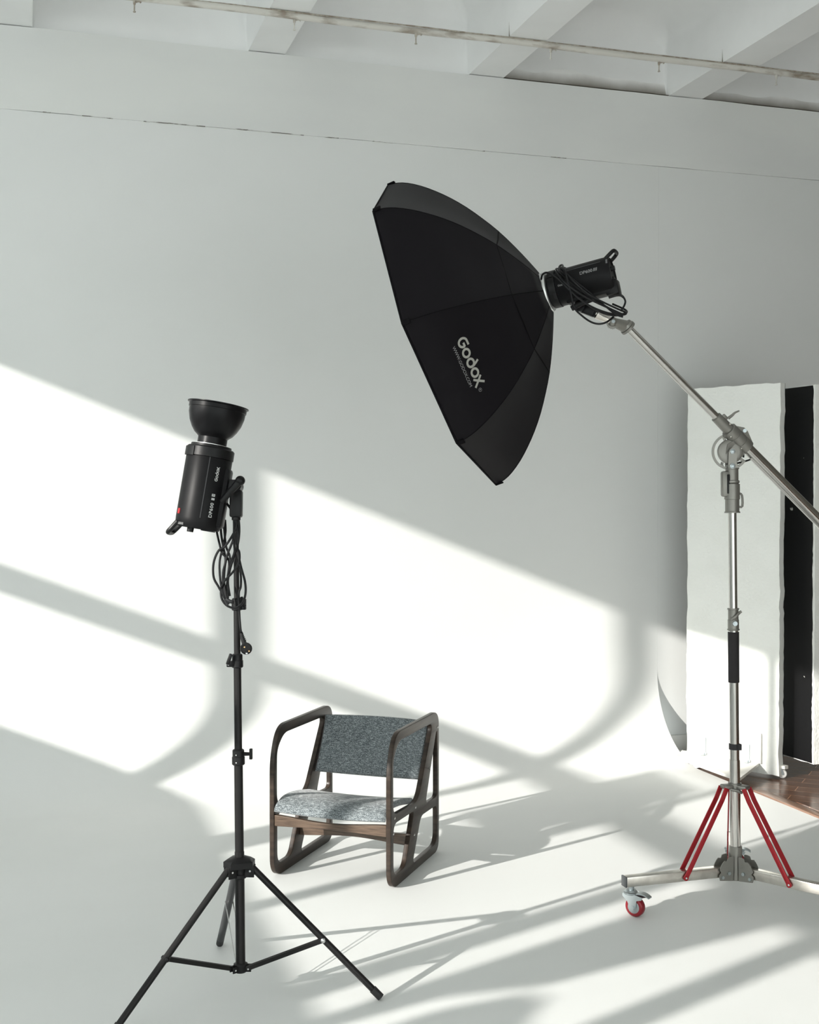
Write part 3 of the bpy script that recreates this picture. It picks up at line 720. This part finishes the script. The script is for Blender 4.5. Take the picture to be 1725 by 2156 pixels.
# hexagonal domed cap over the three leg lugs
hexp = []
for dd in sorted(dirs, key=lambda v: math.atan2(v.y, v.x)):
    s_ = dd.cross(ZZ); hexp += [ctr+dd*.046-s_*.022*-1, ctr+dd*.046-s_*.022]
def hx(z, k): return [mb.bm.verts.new(ctr+(p-ctr)*k+ZZ*z) for p in hexp]
l0, l1, l2, l3 = hx(zt-.030, 1.0), hx(zt-.012, 1.0), hx(zt-.003, .72), hx(zt+.002, .40)
for a, b in ((l0, l1), (l1, l2), (l2, l3)): mb.skin(a, b)
mb.bm.faces.new(l3); mb.bm.faces.new(l0[::-1])
mb.build('crown_cap', 'black_plastic', st, smooth=25)
brH = pole(2036)
mb = MB(); mb.lathe(pole(2046), pole(2024)-pole(2046), [(0, .018), (.004, .021), (.018, .021), (.022, .0225), (.026, .0225), (.030, .016)], 28); spd = mb.build('spreader_hub', 'black_plastic', st)
legspan = []
for F_, dd, nm in zip((FR_, FB_, FL_), dirs, 'RBL'):
    s_ = dd.cross(ZZ)
    top = ctr+dd*.040+ZZ*(zt-.032); foot = F_+ZZ*.011
    axl = (foot-top).normalized()
    mb = MB()
    if nm == 'B': mb.tube([top, top.lerp(foot, .45)-dd*.004, foot], .0125, 16, 8)
    else: mb.cyl(top, foot, .0105, n=20)
    lg = mb.build('leg', 'grey_leg' if nm == 'B' else 'black_paint_metal', st)
    if nm == 'B': lg['label'] = 'grey leg seen from its worn underside'
    mb = MB(); mb.cyl(foot-axl*.032, foot+axl*.004, .0128, .0125, n=18); mb.build('foot_cap', 'rubber', lg)
    # lug on the crown
    for sg in (-1, 1): mb = MB(); mb.box(ctr+dd*.034+s_*.0135*sg+ZZ*(zt-.043), (.030, .004, .036), ax=(dd, s_, ZZ), bev=.002); mb.build('leg_lug', 'black_plastic', crown)
    mb = MB(); c = ctr+dd*.036+ZZ*(zt-.040); mb.cyl(c-s_*.0175, c+s_*.0175, .0032, n=10); mb.build('rivet', 'screw_steel', crown)
    # spreader brace
    q = .56 if nm != 'B' else .45
    j = top.lerp(foot, q)
    hb = V((brH.x, brH.y, brH.z))+dd*.026
    if nm == 'B':
        for sg in (-1, 1):
            mb = MB(); mb.cyl(hb+s_*.010*sg, j+s_*.013*sg, .0018, n=8); mb.build('brace', 'screw_steel', st)
    else:
        bx_ = (j-hb).normalized(); up = s_.cross(bx_).normalized(); Lb = (j-hb).length
        mb = MB()
        mb.box(hb.lerp(j, .5)+s_*.0, (Lb, .004, .014), ax=(bx_, s_, up)); mb.box(hb.lerp(j, .5)+s_*.010-s_*.0, (Lb, .003, .014), ax=(bx_, s_, up)); mb.box(hb.lerp(j, .5)+s_*.005-up*.006, (Lb, .010, .002), ax=(bx_, s_, up))
        bc = mb.build('brace', 'black_paint_metal', st, smooth=0)
        for sg in (-1, 1):
            mb = MB(); mb.lathe(j+s_*.010*sg, s_*sg, [(-.006, .0075), (.004, .0075), (.006, .005), (.008, .001)], 14); mb.build('pivot_cap', 'black_plastic' if nm == 'L' else 'screw_steel', bc)
    for sg in (-1, 1): mb = MB(); mb.box(V(brH)+dd*.022+s_*.009*sg-ZZ*.002, (.026, .004, .020), ax=(dd, s_, ZZ), bev=.002); mb.build('spreader_lug', 'black_plastic', spd)
    mb = MB(); c = V(brH)+dd*.026-ZZ*.002; mb.cyl(c-s_*.013, c+s_*.013, .0028, n=10); mb.build('rivet', 'screw_steel', spd)

# ================================================================== CABLES ON THE TRIPOD
def pj(pts, d): return [at(x, y, d+(e if len(q) > 2 else 0)) for q in pts for (x, y, e) in [(q[0], q[1], q[2] if len(q) > 2 else 0)]]
cb = thing('power_cable', 'black power cable bundled in long loops below the upward-pointing flash head', 'cable', tuple(at(486, 1180, 3.86)))
D0 = 3.875
loops = [
    [(489, 1062), (497, 1085), (497, 1110), (488, 1130), (474, 1150), (460, 1160), (450, 1185), (450, 1215), (460, 1235), (470, 1252)],
    [(478, 1060), (490, 1080), (500, 1120), (498, 1150), (504, 1163, -.02), (503, 1185, -.03), (490, 1205, -.03), (474, 1222, -.02), (466, 1240), (467, 1260), (478, 1275), (495, 1280), (510, 1270, -.02), (517, 1250, -.02), (516, 1225, -.02), (508, 1195, -.02), (500, 1160, .02)],
    [(452, 1095, .09), (457, 1122, .07), (463, 1148, .03), (468, 1165), (482, 1180, .01), (481, 1205), (478, 1235), (480, 1258), (474, 1262), (467, 1240), (463, 1210), (463, 1180), (470, 1150, .02), (475, 1120, .06), (474, 1095, .08)],
    [(464, 1095, .09), (466, 1125, .06), (470, 1150, .02), (475, 1180), (470, 1205), (470, 1235), (476, 1258), (481, 1250), (479, 1220), (486, 1185, -.02), (494, 1160, -.02), (490, 1130)],
    [(484, 1065), (492, 1090), (492, 1130), (486, 1150), (480, 1165), (474, 1190), (472, 1225), (478, 1262, -.02), (484, 1270, -.02)],
    [(494, 1065), (502, 1090), (504, 1120), (500, 1150), (492, 1175, -.02), (484, 1200, -.02), (478, 1230), (476, 1250)],
    [(471, 1095, .09), (473, 1122, .06), (476, 1150, .02), (484, 1172), (484, 1200), (480, 1225), (484, 1255)],
    [(503, 1190, .02), (507, 1210, .02), (507, 1235, .02), (503, 1250, .02), (504, 1290, .02), (506, 1320, .01), (508, 1332, 0)],
]
mb = MB()
for L_ in loops: mb.tube(pj(L_, D0), .0037, 8, 6)
mb.build('cord', 'cable_black', cb)
mb = MB(); c = at(482, 1266, D0-.02); mb.tube([at(477, 1262, D0-.02), at(484, 1266, D0-.025), at(491, 1268, D0-.03)], .006, 8, 3); mb.tube([at(473, 1262, D0), at(480, 1274, D0)], .005, 8, 0); mb.build('cable_tie', 'strap_black', cb)
# plug
mb = MB(); pc = at(518, 1365, 3.865); pn = (-CFH+CR*.25).normalized()
mb.lathe(pc, pn, [(-.018, .010), (-.012, .0165), (.0, .0185), (.010, .0185), (.011, .0165), (.004, .0155), (.004, .002)], 26)
mb.tube([at(508, 1330, 3.885), at(510, 1342, 3.885), at(515, 1356, 3.88)], lambda q: .0042+.0045*q, 10, 4)
for i in range(5): mb.cyl(at(508.5+i*1.1, 1334+i*3.6, 3.885), at(509+i*1.1, 1335.6+i*3.6, 3.885), .0058+.0007*i, n=10)
pg = mb.build('plug', 'rubber', cb)
mb = MB()
for dx in (-.0095, .0095):
    c = pc+(CR*.75-ZZ*.66)*dx; mb.cyl(c, c+pn*.022, .0024, n=10)
mb.build('pin', 'brass', pg)
mb = MB(); mb.box(pc+(CR*.05-ZZ*.9)*.0165+pn*.006, (.006, .010, .004), ax=(CR, pn, ZZ)); mb.build('earth_clip', 'screw_steel', pg)

# ================================================================== BOOM STAND (right)
HUB = V((2.640, 4.195, 0))
bs = thing('boom_stand', 'chrome rolling boom stand with slanting arm, red braces and red-wheeled casters', 'boom stand', tuple(HUB))
def bp(y, x=None):
    zt = atplane(1548, y, HUB, CFH).z
    b0 = V((HUB.x, HUB.y, .10)); b1 = at(1541.5, 985, 4.80); q = (zt-b0.z)/(b1.z-b0.z); return b0.lerp(b1, q)
def bseg(y0, y1, r, name, m, n=28):
    mb = MB(); mb.cyl(bp(y0), bp(y1), r, n=n); return mb.build(name, m, bs)
bseg(1835, 1600, .0200, 'column', 'chrome'); bseg(1600, 1320, .0182, 'column', 'chrome'); bseg(1330, 1070, .0160, 'column', 'chrome')
bseg(1437, 1331, .0215, 'foam_grip', 'foam_grip')
mb = MB(); a, b = bp(1578), bp(1566); mb.cyl(a, b, .0215, n=24); mb.box((a+b)/2+CR*.016-CFH*.012, (.016, .014, .024), ax=(CR, CFH, ZZ), bev=.002); mb.build('strap', 'strap_black', bs)
# locking collar
a, b = bp(1328), bp(1281); h = (b-a).length; mb = MB()
mb.lathe(a, b-a, [(0, .020), (.002, .0235), (.006, .0235), (.007, .0215), (h*.48, .0215), (h*.5, .020), (h-.006, .020), (h-.005, .0225), (h, .0225)], 28)
lk = mb.build('lock_collar', 'grey_cast', bs)
mb = MB(); c = bp(1312)-CFH*.020; mb.cyl(c, c-CFH*.010, .010, .009, 16); mb.cyl(c-CFH*.010, c-CFH*.012, .005, n=10); mb.build('bolt', 'zinc', lk)
mb = MB(); c = bp(1297)-CFH*.022; mb.tube([c-CR*.012-ZZ*.012, c+CR*.002-CFH*.006, c+CR*.018+ZZ*.014, c+CR*.026+ZZ*.020], lambda q: .006-.001*q, 10, 4); mb.build('lever', 'grey_cast', lk)
# base hub, legs
LD = [V((-1, 0, 0)), V((.5, .866, 0)), V((.5, -.866, 0))]
a, b = bp(1845), bp(1785)
hubm = None
mb = MB(); mb.cyl(V((HUB.x, HUB.y, .095)), V((HUB.x, HUB.y, .225)), .024, n=28); hubm = mb.build('base_hub', 'grey_cast', bs)
crz = bp(1655).z
mb = MB(); c0 = bp(1655); mb.cyl(c0-ZZ*.012, c0+ZZ*.012, .026, n=28); sc_ = mb.build('brace_collar', 'grey_cast', bs)
ZL0, ZL1 = .113, .151
for i, dd in enumerate(LD):
    s_ = dd.cross(ZZ)
    # quadrant plates with notched rim
    for sg in (-1, 1):
        P = [HUB+s_*.021*sg+dd*.027+ZZ*.098]
        for q in range(13):
            an = math.radians(-20+108*q/12); rr = .070 if q not in (3, 9) else .062
            P.append(HUB+s_*.021*sg+dd*(.027+(rr-.010)*math.cos(an))+ZZ*(.126+(rr-.004)*math.sin(an)))
        P.append(HUB+s_*.021*sg+dd*.024+ZZ*.190)
        mb = MB(); mb.prism(P, s_*.004*sg); pl = mb.build('quadrant_plate', 'grey_cast', hubm, smooth=0)
        for (du, zz) in ((.046, .130), (.074, .116)): mb = MB(); mb.cyl(HUB+dd*du+s_*.024*sg+ZZ*zz, HUB+dd*du+s_*.031*sg+ZZ*zz, .0065, n=6 if du > .05 else 14); mb.build('bolt', 'zinc', hubm)
    mb = MB(); LEN = .478
    c = HUB+dd*(.03+LEN)/2+ZZ*(ZL0+ZL1)/2; mb.box(c, (LEN-.03, .036, ZL1-ZL0), ax=(dd, s_, ZZ), bev=.0025)
    lg = mb.build('leg', 'brushed_steel', bs)
    mb = MB(); c = HUB+dd*(LEN+.003)+ZZ*(ZL0+ZL1)/2; mb.box(c, (.007, .037, ZL1-ZL0+.001), ax=(dd, s_, ZZ), bev=.001); mb.build('end_cap', 'dark_cap', lg)
    # red braces: two flat bars from the collar to the sides of the leg
    top = V((c0.x, c0.y, crz))+dd*.050; ft = HUB+dd*.232+ZZ*.128
    mb = MB(); mb.box(V((c0.x, c0.y, crz))+dd*.034, (.044, .040, .016), ax=(dd, s_, ZZ), bev=.005); mb.build('brace_bracket', 'grey_cast', sc_)
    for sg in (-1, 1):
        P0 = top+s_*.021*sg-ZZ*.004; P1 = P0.lerp(ft+s_*.021*sg, .13)+dd*-.004; P2 = ft+s_*.024*sg
        mb = MB()
        for u, v in ((P0, P1), (P1, P2)):
            bx_ = (v-u).normalized(); up = s_.cross(bx_).normalized(); mb.box((u+v)/2, ((v-u).length+.006, .005, .019), ax=(bx_, s_, up), bev=.0015)
        mb.cyl(P2-s_*.0026, P2+s_*.0026, .0105, n=18)
        rb = mb.build('brace', 'red_anodised', bs)
        mb = MB(); mb.lathe(P2+s_*sg*.003, s_*sg, [(-.001, .004), (.002, .004), (.003, .002)], 12); mb.build('rivet', 'screw_steel', rb)
    # caster
    cc = HUB+dd*.452
    rd = {0: (CR*.80-CFH*.6).normalized(), 1: (CR*.96-CFH*.25).normalized(), 2: (CR*.6+CFH*.8).normalized()}[i]   # rolling direction
    ws = rd.cross(ZZ).normalized()
    wc = cc+rd*.017+ZZ*.0375
    wheel_r = .0375
    mb = MB(); mb.lathe(wc-ws*.0155, ws, [(0, .022), (0, .030), (.002, .034), (.008, wheel_r), (.023, wheel_r), (.029, .034), (.031, .030), (.031, .022)], 40); wheel = mb.build('wheel', 'red_tread', bs)
    mb = MB(); mb.lathe(wc-ws*.0165, ws, [(0, .008), (0, .020), (.001, .0235), (.004, .0235), (.029, .0235), (.032, .0235), (.033, .020), (.033, .008)], 30); mb.build('wheel_hub', 'zinc', wheel)
    mb = MB(); mb.cyl(cc+ZZ*.098, cc+ZZ*.114, .011, n=16); mb.lathe(cc+ZZ*.083, ZZ, [(0, .027), (.003, .030), (.007, .030), (.009, .024), (.015, .018)], 30)
    for sg in (-1, 1):
        o_ = ws*.0195*sg
        P = [cc-rd*.026+ZZ*.086+o_, cc-rd*.026+ZZ*.076+o_, cc-rd*.006+ZZ*.058+o_, wc-rd*.013+ZZ*-.002+o_, wc-ZZ*.011+o_, wc+rd*.012+o_, wc+rd*.015+ZZ*.028+o_, wc+rd*.034+ZZ*.033+o_, wc+rd*.040+ZZ*.044+o_, cc+rd*.026+ZZ*.086+o_]
        mb.prism(P, ws*.002*sg)
    mb.box(cc+ZZ*.085, (.05, .040, .003), ax=(rd, ws, ZZ))
    mb.cyl(wc-ws*.025, wc+ws*.025, .0075, n=6)
    fk = mb.build('caster_fork', 'zinc', bs, smooth=25)
    mb = MB(); n_ = 8; R_ = []
    for q in range(n_+1):
        u = q/n_; c = cc+rd*(.028+.050*u)+ZZ*(.089+.004*math.sin(u*PI)-.008*u*u)
        hw = .018*(1-.25*u); R_.append([mb.bm.verts.new(c+ws*sx*hw+ZZ*sz*.0022) for sx, sz in ((-1, -1), (1, -1), (1, 1), (-1, 1))])
    for a_, b_ in zip(R_, R_[1:]): mb.skin(a_, b_)
    mb.bm.faces.new(R_[0][::-1]); mb.bm.faces.new(R_[-1]); mb.build('brake_pedal', 'zinc', fk, smooth=0)
mb = MB(); c = V((c0.x, c0.y, crz-.012))-CFH*.026; mb.tube([c-CR*.024+ZZ*.004, c-CFH*.006, c+CR*.020-ZZ*.008-CFH*.002], .006, 8, 4); mb.build('lever', 'grey_cast', sc_)

# head of the stand
a, b = bp(1080), bp(985); h = (b-a).length; U_ = (b-a).normalized()
mb = MB(); mb.lathe(a, U_, [(0, .030), (.005, .030), (.006, .027), (.052, .027), (.053, .0295), (.112, .0295), (.113, .0245), (.118, .0285), (.125, .0285), (.127, .0245), (h-.006, .0245), (h-.005, .0275), (h, .0275)], 32)
hd = mb.build('head_socket', 'grey_cast', bs)
mb = MB(); c = bp(1019)-CR*.026; mb.box(c, (.030, .040, .100), ax=(CR, CFH, U_), bev=.008); mb.build('side_housing', 'grey_cast', hd)
mb = MB(); c = bp(1019)-CR*.019-CFH*.021; mb.box(c, (.010, .005, .075), ax=(CR, CFH, U_), bev=.002); mb.build('slot', 'black_plastic', hd)
mb = MB(); c = bp(983)-CR*.036; mb.tube([c, c+ZZ*.010-CR*.003, c+ZZ*.018-CR*.001], .005, 8, 3); mb.build('pin', 'grey_cast', hd)
mb = MB(); c = bp(1056)+CR*.026; mb.tube([c+U_*.032, c+CR*.012+U_*.024, c+CR*.013-U_*.018, c-U_*.020], .0045, 8, 3); mb.build('safety_catch', 'grey_cast', hd)
# fork rising to the pivot
pvt = at(1539.5, 951, 4.795)
top_c = bp(985)
mb = MB()
for sg in (-1, 1):
    o_ = CFH*.020*sg; b0 = top_c+o_
    P = [b0-CR*.019, b0+CR*.019, pvt+CR*.0165+o_-ZZ*.045, pvt+CR*.015+o_]
    for q in range(9): an = PI*q/8; P.append(pvt+o_+CR*.0135*math.cos(an)+ZZ*.0135*math.sin(an))
    P += [pvt-CR*.015+o_, pvt-CR*.0165+o_-ZZ*.045]; mb.prism(P, CFH*.006*sg)
mb.box(top_c+ZZ*.006, (.038, .046, .014), ax=(CR, CFH, ZZ), bev=.002)
fk = mb.build('pivot_fork', 'grey_cast', hd, smooth=30)
for dz in (0, -.056):
    mb = MB(); c = pvt+ZZ*dz-CFH*.026; mb.lathe(c, -CFH, [(0, .0105), (.003, .0105), (.004, .007), (.007, .007), (.008, .004)], 6 if dz == 0 else 20); mb.build('bolt', 'zinc', hd)

# boom arm (its own thing: it pivots and lifts out of the stand)
A0 = at(1322, 690, 4.62); A1 = at(1548, 918, 4.795); A2 = A1+(A1-A0).normalized()*.62
# lower tube runs along the same line in the photo
ad = (A1-A0).normalized(); an_ = ad.cross(CFH).normalized()
an_ = an_ if an_.z < 0 else -an_
mb = MB(); mb.cyl(A0, A1, .0150, n=28); bm_ = mb.build('boom_arm', 'chrome', bs)
mb = MB(); mb.cyl(A1+ad*.02, A2, .0225, n=28); mb.build('thick_tube', 'chrome', bm_)
g = MB(); s0 = A1-ad*.115
g.lathe(s0, ad, [(0, .018), (.002, .0205), (.075, .0225), (.076, .029), (.078, .031), (.108, .031), (.109, .0295), (.113, .0295), (.114, .031), (.146, .031), (.147, .0295), (.151, .0295), (.152, .0315), (.186, .0315), (.188, .024)], 32)
sl = g.build('arm_sleeve', 'grey_cast', bm_, smooth=25)
mb = MB()
pk = s0+ad*.130-an_*.046
P = [s0+ad*.086-an_*.027, s0+ad*.118-an_*.046, s0+ad*.140-an_*.046, s0+ad*.184-an_*.030, s0+ad*.184-an_*.02, s0+ad*.086-an_*.02]
mb.prism([p-CFH*.012 for p in P], CFH*.024); mb.build('clamp_web', 'grey_cast', bm_, smooth=0)
mb = MB(); mb.cyl(s0+ad*.128-an_*.038-CFH*.018, s0+ad*.128-an_*.038+CFH*.018, .0075, n=14); mb.build('bolt', 'zinc', bm_)
for (u, v) in ((.100, .018), (.166, .022), (.062, -.014)):
    mb = MB(); mb.ball(s0+ad*u+an_*v-CFH*.024, .0045); mb.build('rivet', 'brushed_steel', bm_)
mb = MB(); c = s0+ad*.030-an_*.022; mb.box(c, (.026, .020, .016), ax=(ad, CFH, an_), bev=.003); mb.tube([c-an_*.008+ad*.014, c-an_*.020+ad*.010+CR*.01, c-an_*.024+CR*.024+ad*.0, c-an_*.034+CR*.034], lambda q: .0065-.0035*q, 10, 4); mb.build('wing_lever', 'grey_cast', bm_)
# tilt disc below the sleeve, with slotted sector
dc = pvt-CR*.004+ZZ*.000
mb = MB(); mb.lathe(dc-CFH*.014, CFH, [(0, .030), (.001, .044), (.003, .047), (.010, .047), (.018, .047), (.025, .047), (.027, .044), (.028, .030)], 44); td = mb.build('tilt_disc', 'grey_cast', bm_)
mb = MB(); w0 = dc; P = [w0-ad*.030-an_*.012, w0-ad*.020-an_*.040, w0+ad*.050-an_*.040, w0+ad*.052+an_*.004, w0+ad*.02+an_*.03, w0-ad*.01+an_*.02]
mb.prism([p-CFH*.012 for p in P], CFH*.024); mb.build('disc_web', 'grey_cast', bm_, smooth=0)
mb = MB(); Rr = .066; n = 36; rows = []
for q in range(n+1):
    an = math.radians(112+216*q/n); dvec = CR*math.cos(an)+ZZ*math.sin(an)
    rows.append([mb.bm.verts.new(dc+dvec*rr+CFH*yy) for rr, yy in ((Rr-.0045, -.003), (Rr+.0045, -.003), (Rr+.0045, .003), (Rr-.0045, .003))])
for a_, b_ in zip(rows, rows[1:]): mb.skin(a_, b_)
mb.bm.faces.new(rows[0][::-1]); mb.bm.faces.new(rows[-1])
for an in (114, 326):
    dvec = CR*math.cos(math.radians(an))+ZZ*math.sin(math.radians(an)); mb.box(dc+dvec*.056, (.028, .006, .010), ax=(dvec, CFH, dvec.cross(CFH)), bev=.002)
mb.build('slotted_sector', 'grey_cast', bm_)
mb = MB(); mb.tube([dc+CR*.03-ZZ*.045+CFH*.02, dc+CR*.06-ZZ*.038+CFH*.02, dc+CR*.085-ZZ*.030+CFH*.02], .0035, 8, 3); mb.tube([dc+CR*.058-ZZ*.008+CFH*.02, dc+CR*.058-ZZ*.022+CFH*.02], .004, 8, 0); mb.build('tension_handle', 'black_paint_metal', bm_)
# tip: knuckle with toothed disc and spigot holder
kn = at(1290, 678, 4.585)
mb = MB(); mb.lathe(A0-ad*.022, ad, [(0, .012), (.006, .026), (.016, .028), (.017, .026), (.019, .030), (.028, .030), (.029, .022)], 32); kc = mb.build('end_collar', 'grey_cast', bm_)
mb = MB(); mb.cyl(kn, A0-ad*.004, .0165, .024, 24); mb.ball(kn, .0185, 18); mb.build('knuckle', 'grey_cast', bm_)
mb = MB(); n = 22; P = []
for q in range(n*2): rr = .0235 if q % 2 else .0195; an = PI*q/n; P.append(kn-CFH*.004+CR*rr*math.cos(an)+ZZ*rr*math.sin(an)+ZZ*-.004)
mb.prism(P, CFH*.008); mb.build('toothed_disc', 'grey_cast', bm_, smooth=0)
mb = MB(); mb.cyl(kn-CFH*.017, kn-CFH*.021, .0065, n=14); mb.build('bolt', 'zinc', bm_)
sp0 = clampR-clampRd*.004; sd = (sp0-kn).normalized(); Ls = (sp0-kn).length
mb = MB(); mb.lathe(kn+sd*.012, sd, [(0, .0135), (Ls*.25, .0150), (Ls*.66, .0185), (Ls*.76, .0185), (Ls*.78, .012)], 26); mb.build('spigot_holder', 'brushed_steel', bm_)
mb = MB(); mb.cyl(kn+sd*Ls*.8, kn+sd*(Ls+.004), .0085, n=16); mb.build('spigot', 'chrome', bm_)

# ================================================================== CABLES ON THE SOFTBOX HEAD
cb2 = thing('power_cable', 'black power cable wound round the flash head behind the softbox', 'cable', tuple(at(1230, 620, 4.5)))
mb = MB()
def bp3(a, z, r=.079):   # point on the barrel: a = angle (0 = lettered side, + towards the bracket), z along the axis
    return RB + (qr @ V((math.sin(a)*r, math.cos(a)*r*side, z)))*KS
for z0 in (.215, .205, .196):
    pts = [bp3(-2.6, z0-.02), bp3(-1.9, z0-.014), bp3(-1.2, z0), bp3(-.5, z0-.025, .080), bp3(.1, z0-.06, .082), bp3(.7, z0-.098, .086)]
    pts += pj([(1285+(.215-z0)*300, 650+(.215-z0)*400), (1312, 662+(.215-z0)*300)], 4.50); mb.tube(pts, .0032, 8, 6)
def sw(pts, d=4.50): mb.tube(pj(pts, d), .0037, 8, 6)
sw([(1140, 588, .06), (1143, 578, .03), (1152, 574), (1165, 580, -.03), (1180, 592, -.04), (1200, 612, -.05), (1225, 633, -.04), (1255, 650, -.02), (1290, 661), (1316, 660, .03), (1318, 653, .06), (1290, 640, .09)])
sw([(1180, 572, .0), (1178, 562, .03), (1184, 558, .05), (1187, 565, -.02), (1194, 585, -.05), (1202, 618, -.05), (1210, 648, -.04), (1226, 665, -.02), (1245, 678), (1262, 682), (1278, 678), (1292, 667, .02)])
sw([(1184, 566, -.02), (1210, 595, -.05), (1240, 620, -.04), (1270, 636, -.02), (1300, 650, .0), (1316, 657, .03), (1316, 662, .03), (1290, 664), (1260, 655, -.02), (1225, 632, -.04), (1195, 606, -.05), (1172, 575, -.02)])
sw([(1168, 571, -.01), (1190, 596, -.05), (1220, 618, -.05), (1250, 634, -.03), (1285, 650, 0), (1312, 662, .02)])
sw([(1286, 624, .05), (1300, 620, .04), (1311, 624, .03), (1317, 634, .02), (1314, 645, .02), (1307, 655, .02)])
mb.build('cord', 'cable_black', cb2)
mb = MB(); mb.tube(pj([(1282, 625, .05), (1298, 621, .04), (1308, 622, .03), (1314, 627, .03)], 4.50), lambda q: .0075-.0035*q, 10, 4); mb.build('plug_boot', 'rubber', cb2)

# ================================================================== FOAM BOARDS AND DOLLY
def board(name, label, P0, P1, z0, z1, th, back_mat, seed, wob=.006, black_first=False):
    """upright foam board with chipped edges; front face from P0 to P1, thickness th to the side of its back"""
    P0, P1 = V(P0), V(P1); d = (P1-P0); L_ = d.length; d.normalize(); n = d.cross(ZZ).normalized()   # n: right-hand side of travel
    if n.dot(CP-P0) < 0: n = -n         # n towards the camera
    root = thing(name, label, 'foam board', tuple((P0+P1)/2+ZZ*z0))
    def ragged(off, depth, nm, m, chips):
        mb = MB(); pts = []
        NU, NV = 14, 70
        def e(k, q): return chips*(noise.noise(V((q*7, k*9.1+seed, 0)))+.6*noise.noise(V((q*26, k*5.3+seed, 1))))
        # outline
        for i in range(NU): q = i/NU; pts.append((L_*q, z0+e(1, q)))
        for i in range(NV): q = i/NV; pts.append((L_+e(2, q*2.5), z0+(z1-z0)*q))
        for i in range(NU): q = 1-i/NU; pts.append((L_*q, z1+e(3, q)))
        for i in range(NV): q = 1-i/NV; pts.append((e(4, q*2.5), z0+(z1-z0)*q))
        mb.prism([P0+d*a+ZZ*z+n*off for a, z in pts], -n*depth)
        return mb.build(nm, m, root, smooth=20)
    return root, ragged, d, n, L_
B0_, B1_ = V((3.742, 6.480, 0)), V((4.020, 5.955, 0))
r1, rag, d1, n1, L1 = board('foam_board', 'tall white polystyrene board facing the room, nearer of the two', B0_, B1_, .015, 2.215, .05, None, 3.0)
f1 = rag(0, .050, 'foam_sheet', 'styrofoam', .007)
rag(-.0505, .003, 'black_back', 'black_board_paint', .004)
C0_, C1_ = V((4.125, 6.560, 0)), V((4.165, 5.845, 0))
r2, rag2, d2, n2, L2 = board('foam_board', 'tall black-faced polystyrene board behind the white one, its white edge chipped', C0_, C1_, .095, 2.20, .05, None, 11.0)
rag2(-.004, .050, 'foam_sheet', 'styrofoam', .006)
# black paint stops short of the free edge in a ragged line
def blackface():
    mb = MB(); pts = []
    for i in range(10): q = i/10; pts.append(((L2-.01)*q, .10))
    for i in range(110):
        q = i/110; pts.append((L2-.012-.010*abs(noise.noise(V((q*11, 3, 0))))-.008*abs(noise.noise(V((q*45, 3, 4)))), .10+2.09*q))
    for i in range(10): q = 1-i/10; pts.append(((L2-.02)*q, 2.195))
    mb.prism([C0_+d2*a+ZZ*z for a, z in pts], -n2*.003); return mb.build('black_face', 'black_board_paint', r2, smooth=0)
blackface()
# dolly
zt = .072
q0 = atz(1424, 1592, zt); q1 = atz(1556, 1640, zt)
dl = thing('panel_dolly', 'low white wheeled dolly holding the white polystyrene board upright', 'dolly', (q0.x, q0.y, 0))
dd = (q1-q0); dd.z = 0; Ld = dd.length; dd.normalize(); nn = dd.cross(ZZ).normalized(); nn = nn if nn.dot(CP-q0) > 0 else -nn
k0 = B0_+n1*.004+d1*-.03; k1 = B0_+n1*.004+d1*(L1*.80)
P = [q0, q1, k1, k0]
mb = MB(); mb.prism([V((p.x, p.y, zt)) for p in P], ZZ*-.016); plate = mb.build('base_board', 'dolly_white', dl, smooth=0, bev=.001)
ub = B0_+d1*.10+n1*.009; Lu = L1*.66
mb = MB(); mb.box(ub+d1*(Lu*.5)+ZZ*(zt+.085), (Lu, .012, .17), ax=(d1, n1, ZZ), bev=.001); up_ = mb.build('upright_board', 'dolly_white', dl)
for q in (.10, .82):
    c = ub+d1*(Lu*q)+n1*.007
    mb = MB(); mb.box(c+ZZ*(zt+.05), (.006, .002, .10), ax=(d1, n1, ZZ)); mb.box(c+n1*.020+ZZ*(zt+.0015), (.018, .042, .003), ax=(d1, n1, ZZ)); mb.box(c+n1*.004+ZZ*(zt+.007), (.016, .010, .014), ax=(d1, n1, ZZ), bev=.002); mb.build('angle_bracket', 'zinc', dl)
def small_caster(p, mt, rdir, name='caster'):
    p = V((p.x, p.y, 0)); s_ = rdir.cross(ZZ).normalized()
    mb = MB(); mb.lathe(p+ZZ*.024-s_*.009, s_, [(0, .010), (0, .020), (.003, .024), (.015, .024), (.018, .020), (.018, .010)], 30); wl = mb.build('wheel', mt, dl)
    mb = MB(); mb.cyl(p+ZZ*.024-s_*.011, p+ZZ*.024+s_*.011, .006, n=12)
    for sg in (-1, 1): mb.prism([p+ZZ*.024+s_*.0105*sg-rdir*.006, p+ZZ*.024+s_*.0105*sg+rdir*.006, p-rdir*.006+ZZ*.054+s_*.0105*sg, p-rdir*.024+ZZ*.054+s_*.0105*sg], s_*.0015*sg)
    mb.box(p-rdir*.012+ZZ*.0545, (.032, .030, .003), ax=(rdir, s_, ZZ)); mb.build('caster_fork', 'zinc', dl, smooth=0)
cw = atz(1443, 1612, .0); small_caster(cw-nn*.02, 'rubber', dd)
cw = atz(1648, 1638, .0); small_caster(cw, 'white_rubber', (CR).normalized())
e1 = V((cw.x, cw.y, 0)); e0 = B0_+d1*(L1*.45)-n1*.10
mb = MB(); ex = (e1-e0); le = ex.length; ex.normalize(); ey = ex.cross(ZZ); mb.box((e0+e1)/2+ex*.012+ZZ*.064, (le+.03, .030, .018), ax=(ex, ey, ZZ)); mb.build('outrigger', 'dolly_white', dl, smooth=0)

bpy.context.view_layer.update()
